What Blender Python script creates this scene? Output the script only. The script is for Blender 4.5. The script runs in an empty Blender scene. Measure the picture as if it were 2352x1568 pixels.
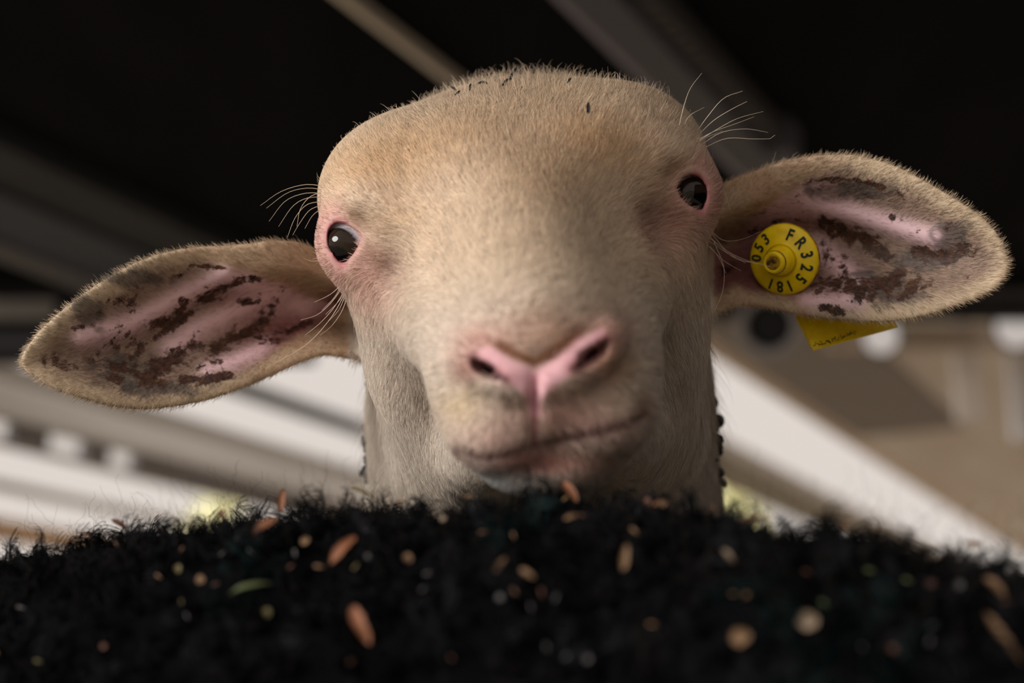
import bpy, bmesh, math, random
import numpy as np
import openvdb
from mathutils import Vector, Matrix

random.seed(7)
RNG = np.random.default_rng(11)
SC = bpy.context.scene
COL = SC.collection

# ------------------------------------------------------------------ camera
FPX, CX, CY = 3600.0, 1176.0, 784.0
CAM_LOC = Vector((0.0, 0.0, 0.62))
PITCH = math.radians(15.2)
cam_data = bpy.data.cameras.new('camera')
cam = bpy.data.objects.new('camera', cam_data)
COL.objects.link(cam)
cam.location = CAM_LOC
cam.rotation_euler = (math.radians(90) + PITCH, 0, 0)
cam_data.sensor_width = 36.0
cam_data.lens = FPX / 2352.0 * 36.0
cam_data.clip_start = 0.02
cam_data.dof.use_dof = True
cam_data.dof.focus_distance = 0.655
cam_data.dof.aperture_fstop = 4.6
SC.camera = cam
CAM_M = Matrix.Translation(CAM_LOC) @ Matrix.Rotation(math.radians(90) + PITCH, 4, 'X')
CM = np.array(CAM_M)

# ------------------------------------------------------------------ world, sun, exposure
world = bpy.data.worlds.new('world')
SC.world = world
world.use_nodes = True
bg = world.node_tree.nodes['Background']
bg.inputs['Color'].default_value = (0.80, 0.725, 0.67, 1)
bg.inputs['Strength'].default_value = 0.92

sun_d = bpy.data.lights.new('sun', 'SUN')
sun_d.energy = 3.9
sun_d.angle = math.radians(26)
sun_d.color = (1.0, 0.97, 0.94)
sun = bpy.data.objects.new('sun', sun_d)
COL.objects.link(sun)
sun.rotation_euler = (Vector((1.02, 0.56, -0.25))).to_track_quat('-Z', 'Y').to_euler()

SC.view_settings.view_transform = 'Standard'
SC.view_settings.look = 'None'
SC.view_settings.gamma = 1.0
SC.view_settings.exposure = 0.0
SC.view_settings.use_curve_mapping = False

# ------------------------------------------------------------------ helpers
def srgb(r, g, b):
    f = lambda c: (c / 12.92 if c <= 0.04045 else ((c + 0.055) / 1.055) ** 2.4)
    return (f(r / 255), f(g / 255), f(b / 255))

def P(px, py, d):
    """photo pixel + distance along the view axis -> point in the camera's frame (metres)"""
    return np.array([(px - CX) / FPX * d, -(py - CY) / FPX * d, -d])

def W(v):
    v = np.asarray(v, dtype=float)
    return v @ CM[:3, :3].T + CM[:3, 3]

def to_px(v):
    d = -v[:, 2]
    return CX + FPX * v[:, 0] / d, CY - FPX * v[:, 1] / d

def mat(name, color, rough=0.6, metallic=0.0, **kw):
    m = bpy.data.materials.new(name)
    m.use_nodes = True
    b = m.node_tree.nodes['Principled BSDF']
    b.inputs['Base Color'].default_value = (*color, 1)
    b.inputs['Roughness'].default_value = rough
    b.inputs['Metallic'].default_value = metallic
    for k, v in kw.items():
        b.inputs[k].default_value = v
    return m

def noisy(m, c1, c2, scale=8.0, detail=5.0, bump=0.0, stretch=None):
    nt = m.node_tree
    b = nt.nodes['Principled BSDF']
    tc = nt.nodes.new('ShaderNodeTexCoord')
    src = tc.outputs['Object']
    if stretch:
        mp = nt.nodes.new('ShaderNodeMapping')
        mp.inputs['Scale'].default_value = stretch
        nt.links.new(src, mp.inputs['Vector'])
        src = mp.outputs['Vector']
    n = nt.nodes.new('ShaderNodeTexNoise')
    n.inputs['Scale'].default_value = scale
    n.inputs['Detail'].default_value = detail
    nt.links.new(src, n.inputs['Vector'])
    r = nt.nodes.new('ShaderNodeValToRGB')
    r.color_ramp.elements[0].position = 0.3
    r.color_ramp.elements[1].position = 0.7
    r.color_ramp.elements[0].color = (*c1, 1)
    r.color_ramp.elements[1].color = (*c2, 1)
    nt.links.new(n.outputs['Fac'], r.inputs['Fac'])
    nt.links.new(r.outputs['Color'], b.inputs['Base Color'])
    if bump:
        bp = nt.nodes.new('ShaderNodeBump')
        bp.inputs['Strength'].default_value = bump
        bp.inputs['Distance'].default_value = 0.01
        nt.links.new(n.outputs['Fac'], bp.inputs['Height'])
        nt.links.new(bp.outputs['Normal'], b.inputs['Normal'])
    return m

def attr_mat(name, attr='Col', rough=0.75, spec=0.25, sss=0.0, coat=0.0):
    m = bpy.data.materials.new(name)
    m.use_nodes = True
    nt = m.node_tree
    b = nt.nodes['Principled BSDF']
    a = nt.nodes.new('ShaderNodeAttribute')
    a.attribute_name = attr
    nt.links.new(a.outputs['Color'], b.inputs['Base Color'])
    b.inputs['Roughness'].default_value = rough
    b.inputs['Specular IOR Level'].default_value = spec
    if coat:
        b.inputs['Coat Weight'].default_value = coat
        b.inputs['Coat Roughness'].default_value = 0.03
    return m

def tag(o, label=None, cat=None, group=None, kind=None):
    if label: o['label'] = label
    if cat: o['category'] = cat
    if group: o['group'] = group
    if kind: o['kind'] = kind
    return o

def link(name, data, parent=None):
    o = bpy.data.objects.new(name, data)
    COL.objects.link(o)
    if parent is not None:
        o.parent = parent
    return o

def empty(name, loc=(0, 0, 0), rz=0.0):
    o = link(name, None)
    o.location = loc
    o.rotation_euler = (0, 0, rz)
    return o

def mesh_np(name, V, F, material, col=None, smooth=True):
    me = bpy.data.meshes.new(name)
    me.from_pydata(np.asarray(V).tolist(), [], F if isinstance(F, list) else np.asarray(F).tolist())
    me.update()
    me.materials.append(material)
    if smooth:
        me.polygons.foreach_set('use_smooth', [True] * len(me.polygons))
    if col is not None:
        a = me.color_attributes.new('Col', 'FLOAT_COLOR', 'POINT')
        c4 = np.ones((len(V), 4), dtype=np.float32)
        c4[:, :3] = col
        a.data.foreach_set('color', c4.ravel())
    return me

def hair_object(name, pts, radii, cols, material, parent=None):
    """pts (n,k,3) world/local points, radii (k,) or (n,k), cols (n,3)"""
    n, k = pts.shape[:2]
    hc = bpy.data.hair_curves.new(name)
    hc.add_curves([k] * n)
    hc.attributes['position'].data.foreach_set('vector', pts.astype(np.float32).ravel())
    if 'radius' not in hc.attributes:
        hc.attributes.new('radius', 'FLOAT', 'POINT')
    rr = np.broadcast_to(radii, (n, k)).astype(np.float32)
    hc.attributes['radius'].data.foreach_set('value', np.ascontiguousarray(rr).ravel())
    ca = hc.attributes.new('Col', 'FLOAT_COLOR', 'CURVE')
    c4 = np.ones((n, 4), dtype=np.float32)
    c4[:, :3] = cols
    ca.data.foreach_set('color', c4.ravel())
    hc.materials.append(material)
    return link(name, hc, parent)

# ---- value noise in numpy
_PERM = RNG.random(4096).astype(np.float32)
def vnoise(p):
    p = np.asarray(p, dtype=np.float64)
    i = np.floor(p).astype(np.int64)
    f = p - i
    f = f * f * (3 - 2 * f)
    def h(a, b, c):
        k = (a * 374761393 + b * 668265263 + c * 2147483647) & 0xFFFFFFFF
        k = ((k ^ (k >> 13)) * 1274126177) & 0xFFFFFFFF
        k = ((k ^ (k >> 16)) * 2246822519) & 0xFFFFFFFF
        return _PERM[(k ^ (k >> 15)) & 4095]
    out = 0
    for dx in (0, 1):
        wx = f[:, 0] if dx else 1 - f[:, 0]
        for dy in (0, 1):
            wy = f[:, 1] if dy else 1 - f[:, 1]
            for dz in (0, 1):
                wz = f[:, 2] if dz else 1 - f[:, 2]
                out = out + wx * wy * wz * h(i[:, 0] + dx, i[:, 1] + dy, i[:, 2] + dz)
    return out

def fbm(p, oct=4):
    s, a, t = 0, 0.5, 0
    for o in range(oct):
        s = s + a * vnoise(p * (2 ** o) + 17.3 * o)
        t += a
        a *= 0.5
    return s / t

def sstep(a, b, x):
    t = np.clip((x - a) / (b - a), 0, 1)
    return t * t * (3 - 2 * t)

def seg_dist(px, py, pts):
    """distance in pixels from points to a polyline; also the parameter along it"""
    best = np.full(px.shape, 1e9)
    par = np.zeros(px.shape)
    pts = np.asarray(pts, dtype=float)
    n = len(pts) - 1
    for i in range(n):
        a, b = pts[i], pts[i + 1]
        ab = b - a
        t = np.clip(((px - a[0]) * ab[0] + (py - a[1]) * ab[1]) / (ab @ ab + 1e-9), 0, 1)
        d = np.hypot(px - a[0] - t * ab[0], py - a[1] - t * ab[1])
        m = d < best
        best = np.where(m, d, best)
        par = np.where(m, (i + t) / n, par)
    return best, par

def poly_sd(px, py, poly):
    """signed distance (pixels) to a closed polygon, negative inside"""
    poly = np.asarray(poly, dtype=float)
    d, _ = seg_dist(px, py, np.vstack([poly, poly[:1]]))
    inside = np.zeros(px.shape, bool)
    n = len(poly)
    for i in range(n):
        x0, y0 = poly[i]
        x1, y1 = poly[(i + 1) % n]
        c = ((y0 > py) != (y1 > py)) & (px < (x1 - x0) * (py - y0) / (y1 - y0 + 1e-12) + x0)
        inside ^= c
    return np.where(inside, -d, d)

def catmull(pts, n):
    pts = np.asarray(pts, dtype=float)
    p = np.vstack([2 * pts[0] - pts[1], pts, 2 * pts[-1] - pts[-2]])
    seg = np.linalg.norm(np.diff(pts, axis=0), axis=1)
    s = np.concatenate([[0], np.cumsum(seg)])
    out = []
    for t in np.linspace(0, s[-1], n):
        i = min(np.searchsorted(s, t, 'right') - 1, len(pts) - 2)
        u = (t - s[i]) / max(seg[i], 1e-9)
        a, b, c, d = p[i], p[i + 1], p[i + 2], p[i + 3]
        out.append(0.5 * ((2 * b) + (c - a) * u + (2 * a - 5 * b + 4 * c - d) * u * u + (3 * b - a - 3 * c + d) * u ** 3))
    return np.array(out)

# ---- signed distance primitives (points in metres)
def ell(p, c, r):
    q = (p - np.asarray(c, np.float32)) / np.asarray(r, np.float32)
    k0 = np.sqrt((q * q).sum(1)) + 1e-9
    q = q / np.asarray(r, np.float32)
    k1 = np.sqrt((q * q).sum(1)) + 1e-9
    return k0 * (k0 - 1) / k1

def cone(p, a, b, ra, rb, sq=None):
    a = np.asarray(a, np.float32); b = np.asarray(b, np.float32)
    if sq is not None:
        s = np.asarray(sq, np.float32)
        p = p / s; a = a / s; b = b / s
    ab = b - a
    t = np.clip(((p - a) @ ab) / (ab @ ab), 0, 1)
    d = np.sqrt(((p - a - t[:, None] * ab) ** 2).sum(1)) - (ra + (rb - ra) * t)
    return d * (min(sq) if sq is not None else 1)

def smin(a, b, k):
    h = np.clip(0.5 + 0.5 * (b - a) / k, 0, 1)
    return b + (a - b) * h - k * h * (1 - h)

def smax(a, b, k):
    return -smin(-a, -b, k)

# ------------------------------------------------------------------ the setting
AXIS = -math.radians(27.3)          # heading of the trailer's long axis, turned from the camera's
DV = np.array([math.sin(-AXIS), math.cos(-AXIS)])       # along the trailer
NV = np.array([-DV[1], DV[0]])                          # towards its left side
def at(a, b, z=0.0):
    """a: metres to the trailer's left of the camera, b: metres along its axis"""
    return Vector((NV[0] * a + DV[0] * b, NV[1] * a + DV[1] * b, z))

def bar(name, a0, a1, b0, b1, z0, z1, material, parent=None, bevel=0.0):
    """box aligned with the trailer"""
    c = at((a0 + a1) / 2, (b0 + b1) / 2, (z0 + z1) / 2)
    hx, hy, hz = abs(a1 - a0) / 2, abs(b1 - b0) / 2, abs(z1 - z0) / 2
    bm = bmesh.new()
    bmesh.ops.create_cube(bm, size=2.0)
    for v in bm.verts:
        v.co = Vector((v.co.x * hx, v.co.y * hy, v.co.z * hz))
    if bevel:
        bmesh.ops.bevel(bm, geom=bm.edges[:], offset=bevel, segments=2, affect='EDGES')
    me = bpy.data.meshes.new(name)
    bm.to_mesh(me); bm.free()
    me.materials.append(material)
    o = link(name, me)
    o.location = c
    o.rotation_euler = (0, 0, AXIS)
    if parent is not None:
        o.parent = parent
        o.matrix_parent_inverse = Matrix.Translation(-parent.location) if parent.rotation_euler.z == 0 else (Matrix.Translation(parent.location) @ Matrix.Rotation(parent.rotation_euler.z, 4, 'Z')).inverted()
    return o

def struct(o):
    o['kind'] = 'structure'
    return o

def hit(px, py, a=None, z=None):
    """where the view ray meets a plane: the trailer's side at a, or the height z. returns (a, b, z)"""
    r = CM[:3, :3] @ P(px, py, 1.0)
    ra = r[0] * NV[0] + r[1] * NV[1]; rb = r[0] * DV[0] + r[1] * DV[1]
    t = a / ra if a is not None else (z - CAM_LOC.z) / r[2]
    return ra * t, rb * t, CAM_LOC.z + r[2] * t

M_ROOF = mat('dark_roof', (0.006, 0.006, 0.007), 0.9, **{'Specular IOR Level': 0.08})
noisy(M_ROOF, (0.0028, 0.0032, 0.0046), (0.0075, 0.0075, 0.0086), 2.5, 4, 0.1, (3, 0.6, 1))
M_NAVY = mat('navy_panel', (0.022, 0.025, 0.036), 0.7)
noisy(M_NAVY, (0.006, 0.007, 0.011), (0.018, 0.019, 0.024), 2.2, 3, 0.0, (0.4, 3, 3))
M_ALU = mat('dull_aluminium', srgb(150, 146, 142), 0.5, 0.3)
noisy(M_ALU, srgb(128, 122, 118), srgb(172, 166, 160), 5, 3)
M_BEAM = mat('grey_beam', srgb(82, 80, 88), 0.6)
M_PALE = mat('pale_paint', srgb(225, 212, 196), 0.6)
M_DARKBAR = mat('dark_bar', (0.006, 0.006, 0.008), 0.7)
M_WOOD = mat('brown_boards', srgb(200, 172, 150), 0.8)
noisy(M_WOOD, srgb(226, 210, 198), srgb(246, 238, 230), 1.6, 4, 0.0, (4, 0.7, 1))
M_FLOOR = mat('straw_floor', srgb(120, 110, 96), 0.95)
noisy(M_FLOOR, srgb(168, 158, 142), srgb(206, 194, 174), 14, 6, 0.4)

ZR = CAM_LOC.z + 0.90
YE = 2.90                                              # where the roof stops, straight across the view

def box(name, x0, x1, y0, y1, z0, z1, material, parent=None, bevel=0.0):
    bm = bmesh.new()
    bmesh.ops.create_cube(bm, size=2.0)
    for v in bm.verts:
        v.co = Vector((v.co.x * (x1 - x0) / 2, v.co.y * (y1 - y0) / 2, v.co.z * (z1 - z0) / 2))
    if bevel:
        bmesh.ops.bevel(bm, geom=bm.edges[:], offset=bevel, segments=2, affect='EDGES')
    me = bpy.data.meshes.new(name)
    bm.to_mesh(me); bm.free()
    me.materials.append(material)
    o = link(name, me)
    o.location = ((x0 + x1) / 2, (y0 + y1) / 2, (z0 + z1) / 2)
    if parent is not None:
        o.parent = parent
        o.location = Vector(o.location) - Vector(parent.location)
    return o

def zrow(py, y):
    """height that shows at photo row py at world distance y"""
    r = CM[:3, :3] @ P(CX, py, 1.0)
    return CAM_LOC.z + r[2] / r[1] * y
def xcol(px, py, y):
    r = CM[:3, :3] @ P(px, py, 1.0)
    return r[0] / r[1] * y

struct(box('ground', -40, 40, -20, 60, -0.96, -0.90, mat('pale_gravel', srgb(168, 156, 140), 0.95)))
struct(bar('floor', -1.15, 2.9, -0.6, 9.0, -0.06, 0.0, M_FLOOR))
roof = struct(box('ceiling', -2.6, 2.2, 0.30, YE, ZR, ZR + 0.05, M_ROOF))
struct(bar('wall_right', -1.15, -1.10, -0.4, 2.3, 0.0, ZR, M_ROOF))  # unseen; keeps sky off the right side, stops short to let light in

def rib(name, px0, px1, row, z0, material, b1=None):
    """beam under the roof along the trailer, between two photo columns on one row"""
    a0, _, _ = hit(px0, row, z=z0); a1, _, _ = hit(px1, row, z=z0)
    am = (a0 + a1) / 2
    bend = (YE - NV[1] * am) / DV[1] - 0.02
    return bar(name, a1, a0, 0.5, bend if b1 is None else b1, z0, ZR, material)

struct(rib('trim_1', 784, 806, 10, ZR - 0.02, M_PALE))
beam = struct(rib('trim_2', 1306, 1432, 10, ZR - 0.055, M_BEAM))
struct(rib('trim_3', 1284, 1306, 10, ZR - 0.050, mat('lilac_edge', srgb(140, 134, 150), 0.45)))
# row of small pressed teeth along the beam
a_t, b_t, _ = hit(1462, 10, z=ZR - 0.03)
tooth_m = mat('dull_steel', srgb(86, 82, 80), 0.55)
for k in range(16):
    t = bar('tooth', a_t - 0.030, a_t + 0.012, b_t - 0.02 + 0.030 * k, b_t - 0.003 + 0.030 * k, ZR - 0.040, ZR - 0.004, tooth_m, beam)
bar('bracket', a_t - 0.040, a_t + 0.012, b_t + 0.46, b_t + 0.52, ZR - 0.055, ZR - 0.001, M_BEAM, beam)
# wider dark ribs and edge strips at the left
def rib_left(name, r0, r1, z0, material):
    a0, _, _ = hit(2, r0, z=z0); a1, _, _ = hit(2, r1, z=z0)
    am = (a0 + a1) / 2
    bend = (YE - NV[1] * am) / DV[1] - 0.02
    return struct(bar(name, a0, a1, 0.3, bend, z0, ZR, material))
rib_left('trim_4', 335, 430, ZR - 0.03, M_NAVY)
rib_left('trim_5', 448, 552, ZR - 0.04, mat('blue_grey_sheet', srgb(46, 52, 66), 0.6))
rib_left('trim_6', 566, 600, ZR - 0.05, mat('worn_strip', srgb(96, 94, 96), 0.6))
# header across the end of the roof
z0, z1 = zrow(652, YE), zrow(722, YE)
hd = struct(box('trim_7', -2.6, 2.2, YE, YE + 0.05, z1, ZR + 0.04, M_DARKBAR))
box('edge_strip', xcol(1990, 670, YE), 2.2, YE - 0.012, YE, zrow(690, YE), zrow(668, YE), mat('header_strip', srgb(92, 86, 86), 0.5), hd)
box('edge_strip', -2.6, xcol(130, 700, YE), YE - 0.012, YE, zrow(736, YE), zrow(692, YE), M_ALU, hd)
box('edge_strip', -2.6, xcol(150, 775, YE), YE + 0.02, YE + 0.04, zrow(796, YE), zrow(764, YE), M_BEAM, hd)
box('lower_lip', -2.6, xcol(720, 800, YE), YE + 0.01, YE + 0.04, zrow(826, YE), zrow(796, YE), M_DARKBAR, hd)
box('lower_lip', -2.6, xcol(720, 750, YE), YE + 0.03, YE + 0.045, zrow(764, YE), zrow(720, YE), M_DARKBAR, hd)

# rails of the open left side, parallel to the trailer's axis
AL = 2.45
wl = struct(bar('wall_left', AL, AL + 0.05, 0.6, 8.0, 0.0, 0.50, M_ALU))
wl_loc = wl.location
def rail(r0, r1, material, depth=0.04, b0=1.9, b1=8.0, off=0.0):
    _, _, zt = hit(0, r0, a=AL); _, _, zb = hit(0, r1, a=AL)
    return bar('rail', AL + off, AL + off + depth, b0, b1, zb, zt, material, wl, 0.004)
M_RAIL = mat('grey_rail', srgb(172, 166, 160), 0.55)
noisy(M_RAIL, srgb(196, 190, 184), srgb(232, 226, 220), 2.0, 3, 0, (6, 0.5, 6))
M_RAILB = mat('brown_grey_rail', srgb(160, 150, 140), 0.7)
rail(672, 716, mat('slate_rail', srgb(96, 94, 96), 0.6))
rail(826, 866, M_RAILB)
rail(880, 962, M_RAIL, 0.06, off=-0.03)
M_DARKRAIL = mat('dark_rail', srgb(120, 114, 114), 0.7)
def b_at(px):
    return hit(px, 980 + px * 0.25, a=AL)[1]
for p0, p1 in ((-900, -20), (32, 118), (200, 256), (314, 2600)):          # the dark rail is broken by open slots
    rail(962, 1004, M_DARKRAIL, 0.03, b_at(p0), b_at(p1))
rail(1003, 1018, M_RAILB, 0.03)
rail(1084, 1104, M_RAIL, off=0.06)
rail(1180, 1230, mat('sandy_rail', srgb(214, 176, 138), 0.7), off=0.03)
# bolts with pale caps on the side rail
cap_m = mat('white_cap', srgb(250, 240, 236), 0.4)
def disc_world(name, c, nrm, r, h, material, parent=None, inner=None):
    """rounded disc (or ring when inner is given) at world point c facing nrm"""
    n = Vector(nrm).normalized()
    rot = n.to_track_quat('Z', 'Y').to_matrix()
    if inner is None:
        prof = [(r * 0.02, h), (r * 0.55, h * 0.92), (r * 0.85, h * 0.7), (r, h * 0.25), (r, 0.0), (r * 0.02, 0.0)]
    else:
        prof = [(inner, 0.0), (inner, h), ((inner + r) / 2, h * 1.25), (r, h), (r, 0.0), (inner, 0.0)]
    seg = 40
    V, F = [], []
    for rr, hh in prof:
        for k in range(seg):
            a = 2 * math.pi * k / seg
            V.append(tuple(Vector(c) + rot @ Vector((rr * math.cos(a), rr * math.sin(a), hh))))
    for i in range(len(prof) - 1):
        for k in range(seg):
            k2 = (k + 1) % seg
            F.append([i * seg + k, i * seg + k2, (i + 1) * seg + k2, (i + 1) * seg + k])
    loc = Vector(c)
    me = bpy.data.meshes.new(name)
    me.from_pydata([tuple(Vector(v) - loc) for v in V], [], F)
    me.materials.append(material)
    me.polygons.foreach_set('use_smooth', [True] * len(me.polygons))
    o = link(name, me)
    o.location = loc
    if parent is not None:
        pr = Matrix.Translation(parent.location) @ Matrix.Rotation(parent.rotation_euler.z, 4, 'Z')
        if parent.parent is not None:
            pr = parent.parent.matrix_basis @ parent.matrix_parent_inverse @ pr
        o.parent = parent
        o.matrix_parent_inverse = pr.inverted()
    return o
# upper deck beyond the header: brown boards seen from below, pale edge beam beside it
ZD = ZR + 0.10
ae, be, _ = hit(1660, 800, z=ZD)
struct(bar('trim_8', -2.2, ae, 2.2, 9.0, ZD, ZD + 0.03, M_WOOD))
a1_, _, _ = hit(1660, 826, z=ZD)
struct(bar('trim_9', ae + 0.012, a1_, 3.0, 9.0, ZD - 0.01, ZD + 0.06, mat('sandy_edge', srgb(236, 216, 196), 0.7)))
a2_, _, _ = hit(1700, 1050, z=ZD); a3_, _, _ = hit(1700, 1130, z=ZD)
struct(bar('trim_10', a2_, a3_, 3.6, 9.0, ZD - 0.01, ZD + 0.04, M_RAILB))
a2_, _, _ = hit(1690, 815, z=ZD - 0.02); a3_, _, _ = hit(2020, 815, z=ZD - 0.02)
struct(bar('trim_11', a3_, a2_, 2.6, 4.7, ZD - 0.02, ZD - 0.005, mat('umber_sheet', srgb(150, 141, 136), 0.8)))
# hanging post and pale panel at the right
struct(box('trim_12', xcol(2192, 880, 3.3), xcol(2244, 880, 3.3), 3.28, 3.31, zrow(968, 3.3), ZD, mat('pale_post', srgb(248, 238, 230), 0.6)))
struct(box('trim_13', xcol(2318, 880, 3.4), xcol(2460, 880, 3.4), 3.38, 3.42, zrow(1010, 3.4), ZD, mat('grey_sheet', srgb(244, 242, 242), 0.5)))
struct(box('trim_14', xcol(1900, 770, 3.05), 2.2, 3.04, 3.08, zrow(800, 3.05), zrow(752, 3.05), mat('tan_batten', srgb(205, 186, 166), 0.6)))

# a pipe end and two glowing discs added for bright blurred spots
glow_m = mat('glow_disc', srgb(235, 228, 226), 0.4, **{'Emission Color': (1.0, 0.93, 0.9, 1), 'Emission Strength': 0.38})
pe = empty('pipe_end', (xcol(1768, 745, 2.86), 2.86, zrow(745, 2.86)))
tag(pe, 'round metal pipe end with a dark bore below the ear with the yellow tag', 'pipe')
nrm = (-0.25, -1.0, -0.35)
c0 = Vector(pe.location)
for nm, r, inner, h, m_ in (('rim', 0.062, 0.045, 0.02, mat('worn_chrome', srgb(168, 162, 160), 0.4, 0.0)), ('bore', 0.046, None, 0.004, M_DARKBAR)):
    o = disc_world(nm, c0, nrm, r, h, m_, None, inner)
    o.parent = pe; o.location = (0, 0, 0)
bar_h = box('bracket', c0.x - 0.02, c0.x + 0.02, 2.865, 2.90, c0.z + 0.03, ZR, M_DARKBAR, pe)
for px, py, r, lb in ((2022, 772, 0.036, 'small added white glow disc just behind the yellow tag panel'), (2335, 748, 0.045, 'small added white glow disc at the right edge under the roof end')):
    rt = empty('glow_spot', (xcol(px, py, 3.0), 3.0, zrow(py, 3.0)))
    tag(rt, lb, 'glow disc', 'added glow discs under the roof end')
    o = disc_world('lens', rt.location, (0, -1, -0.3), r, 0.012, glow_m); o.parent = rt; o.location = (0, 0, 0)  # glowing face stands in for an out-of-focus highlight, no known lamp
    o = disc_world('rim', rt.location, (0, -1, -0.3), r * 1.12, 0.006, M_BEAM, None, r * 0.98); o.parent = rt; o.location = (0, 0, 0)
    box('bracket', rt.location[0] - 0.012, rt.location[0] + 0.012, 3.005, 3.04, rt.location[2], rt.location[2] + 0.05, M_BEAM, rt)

# sunlit shrubs outside, seen through the gaps
M_LEAF = mat('sunlit_leaf', srgb(248, 244, 196), 0.7)
noisy(M_LEAF, srgb(236, 234, 176), srgb(252, 250, 214), 1.5, 2)
M_STEM = mat('shrub_stem', srgb(110, 96, 72), 0.9)
for px, row, y, w, lb in ((506, 1098, 7.0, 0.30, 'pale yellow-green shrub outside, seen between the rails below the left ear'), (1690, 1030, 7.6, 0.26, 'pale yellow-green shrub outside, seen beside the right of the neck')):
    x, z = xcol(px, row, y), zrow(row, y)
    sh = empty('shrub', (x, y, -0.90))
    tag(sh, lb, 'shrub', 'shrubs outside')
    rr = random.Random(int(px))
    V, F = [], []
    for i in range(2600):
        u, v, q = rr.gauss(0, 1), rr.gauss(0, 1), rr.gauss(0, 1)
        n = math.sqrt(u * u + v * v + q * q) + 1e-6
        k = rr.uniform(0.75, 1.0)
        hgt = (z + 0.90) / 2
        c = Vector((u / n * w * k, v / n * w * k, hgt * 1.05 + q / n * hgt * 0.95 * k))
        a_, b_ = Vector((rr.uniform(-1, 1), rr.uniform(-1, 1), rr.uniform(-1, 1))).normalized(), Vector((rr.uniform(-1, 1), rr.uniform(-1, 1), rr.uniform(-1, 1)))
        b_ = (b_ - a_ * b_.dot(a_)).normalized()
        s0 = rr.uniform(0.03, 0.055)
        i0 = len(V)
        V += [tuple(c - a_ * s0), tuple(c + b_ * s0 * 0.5), tuple(c + a_ * s0), tuple(c - b_ * s0 * 0.5)]
        F.append([i0, i0 + 1, i0 + 2, i0 + 3])
    fo_ = link('foliage', mesh_np('foliage', V, F, M_LEAF, smooth=False), sh)
    fo_['kind'] = 'stuff'
    V, F = [], []
    for i, (hh, r0) in enumerate(((0.0, 0.035), (0.6, 0.028), (1.2, 0.018), (1.8, 0.008))):
        for k in range(8):
            V.append((r0 * math.cos(k * math.pi / 4) + 0.03 * math.sin(hh * 3), r0 * math.sin(k * math.pi / 4), hh))
    for i in range(3):
        for k in range(8):
            F.append([i * 8 + k, i * 8 + (k + 1) % 8, i * 8 + 8 + (k + 1) % 8, i * 8 + 8 + k])
    link('stem', mesh_np('stem', V, F, M_STEM), sh)


# ------------------------------------------------------------------ the pale sheep: head
O_ = P(1191, 497, 0.655)
ROLL = math.atan2(115, 800)
ALPHA = math.radians(16)
R_ = np.array([math.cos(ROLL), math.sin(ROLL), 0])
U0 = np.array([-math.sin(ROLL), math.cos(ROLL), 0])
T_ = np.array([0, 0, 1.0])
F_ = math.cos(ALPHA) * T_ - math.sin(ALPHA) * U0
U_ = math.cos(ALPHA) * U0 + math.sin(ALPHA) * T_
HB = np.stack([R_, U_, F_], 1).astype(np.float32)       # camera frame -> head frame

EYES = [dict(c=P(813, 561, 0.6490), r=0.0130,
             poly=[(755, 537), (760, 521), (774, 511), (794, 514), (810, 525), (825, 533), (831, 541), (826, 559), (812, 582), (797, 598),
                   (785, 605), (774, 593), (762, 573), (756, 555)]),
        dict(c=P(1573, 448, 0.6490), r=0.0130,
             poly=[(1553, 431), (1562, 416), (1574, 405), (1586, 400), (1601, 405), (1613, 416), (1620, 431), (1621, 449), (1617, 468),
                   (1609, 484), (1597, 478), (1580, 469), (1564, 454)])]

def head_base(v):
    """v in the camera frame"""
    q = (v - O_.astype(np.float32)) @ HB * 1000.0        # mm: right, up, forward
    s = q.copy(); s[:, 0] = np.abs(s[:, 0])
    d = ell(q, (0, 5, -50), (79, 43, 66))
    d = smin(d, ell(s, (48, 12, -18), (33, 31, 42)), 22)
    d = smin(d, ell(q, (0, 10, -6), (56, 34, 48)), 22)
    d = smin(d, cone(q, (0, 0, 20), (0, -18, 110), 36, 25), 24)
    d = smin(d, ell(q, (0, -34, 104), (37, 36, 34)), 13)
    d = smin(d, ell(s, (17, -50, 112), (21, 18, 25)), 8)
    d = smin(d, cone(s, (30, -22, 20), (20, -34, 95), 32, 19), 18)
    d = smin(d, ell(s, (53, -10, 2), (21, 23, 24)), 18)
    d = smin(d, ell(s, (46, -52, -10), (28, 52, 44)), 18)
    d = smin(d, cone(s, (14, -66, 88), (42, -108, -18), 12, 24), 16)
    d = smin(d, ell(s, (23, -58, 34), (16, 24, 36)), 14)
    d = smin(d, ell(q, (0, -65, 106), (28, 15, 27)), 6)
    d = smin(d, cone(q, (4, -40, -66), (-14, -275, -112), 77, 95), 26)
    d = d / 1000.0
    for c, amt, rad in BUMPS:
        d = d - amt * np.exp(-((v - c) ** 2).sum(1) / rad ** 2)
    return d

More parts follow.
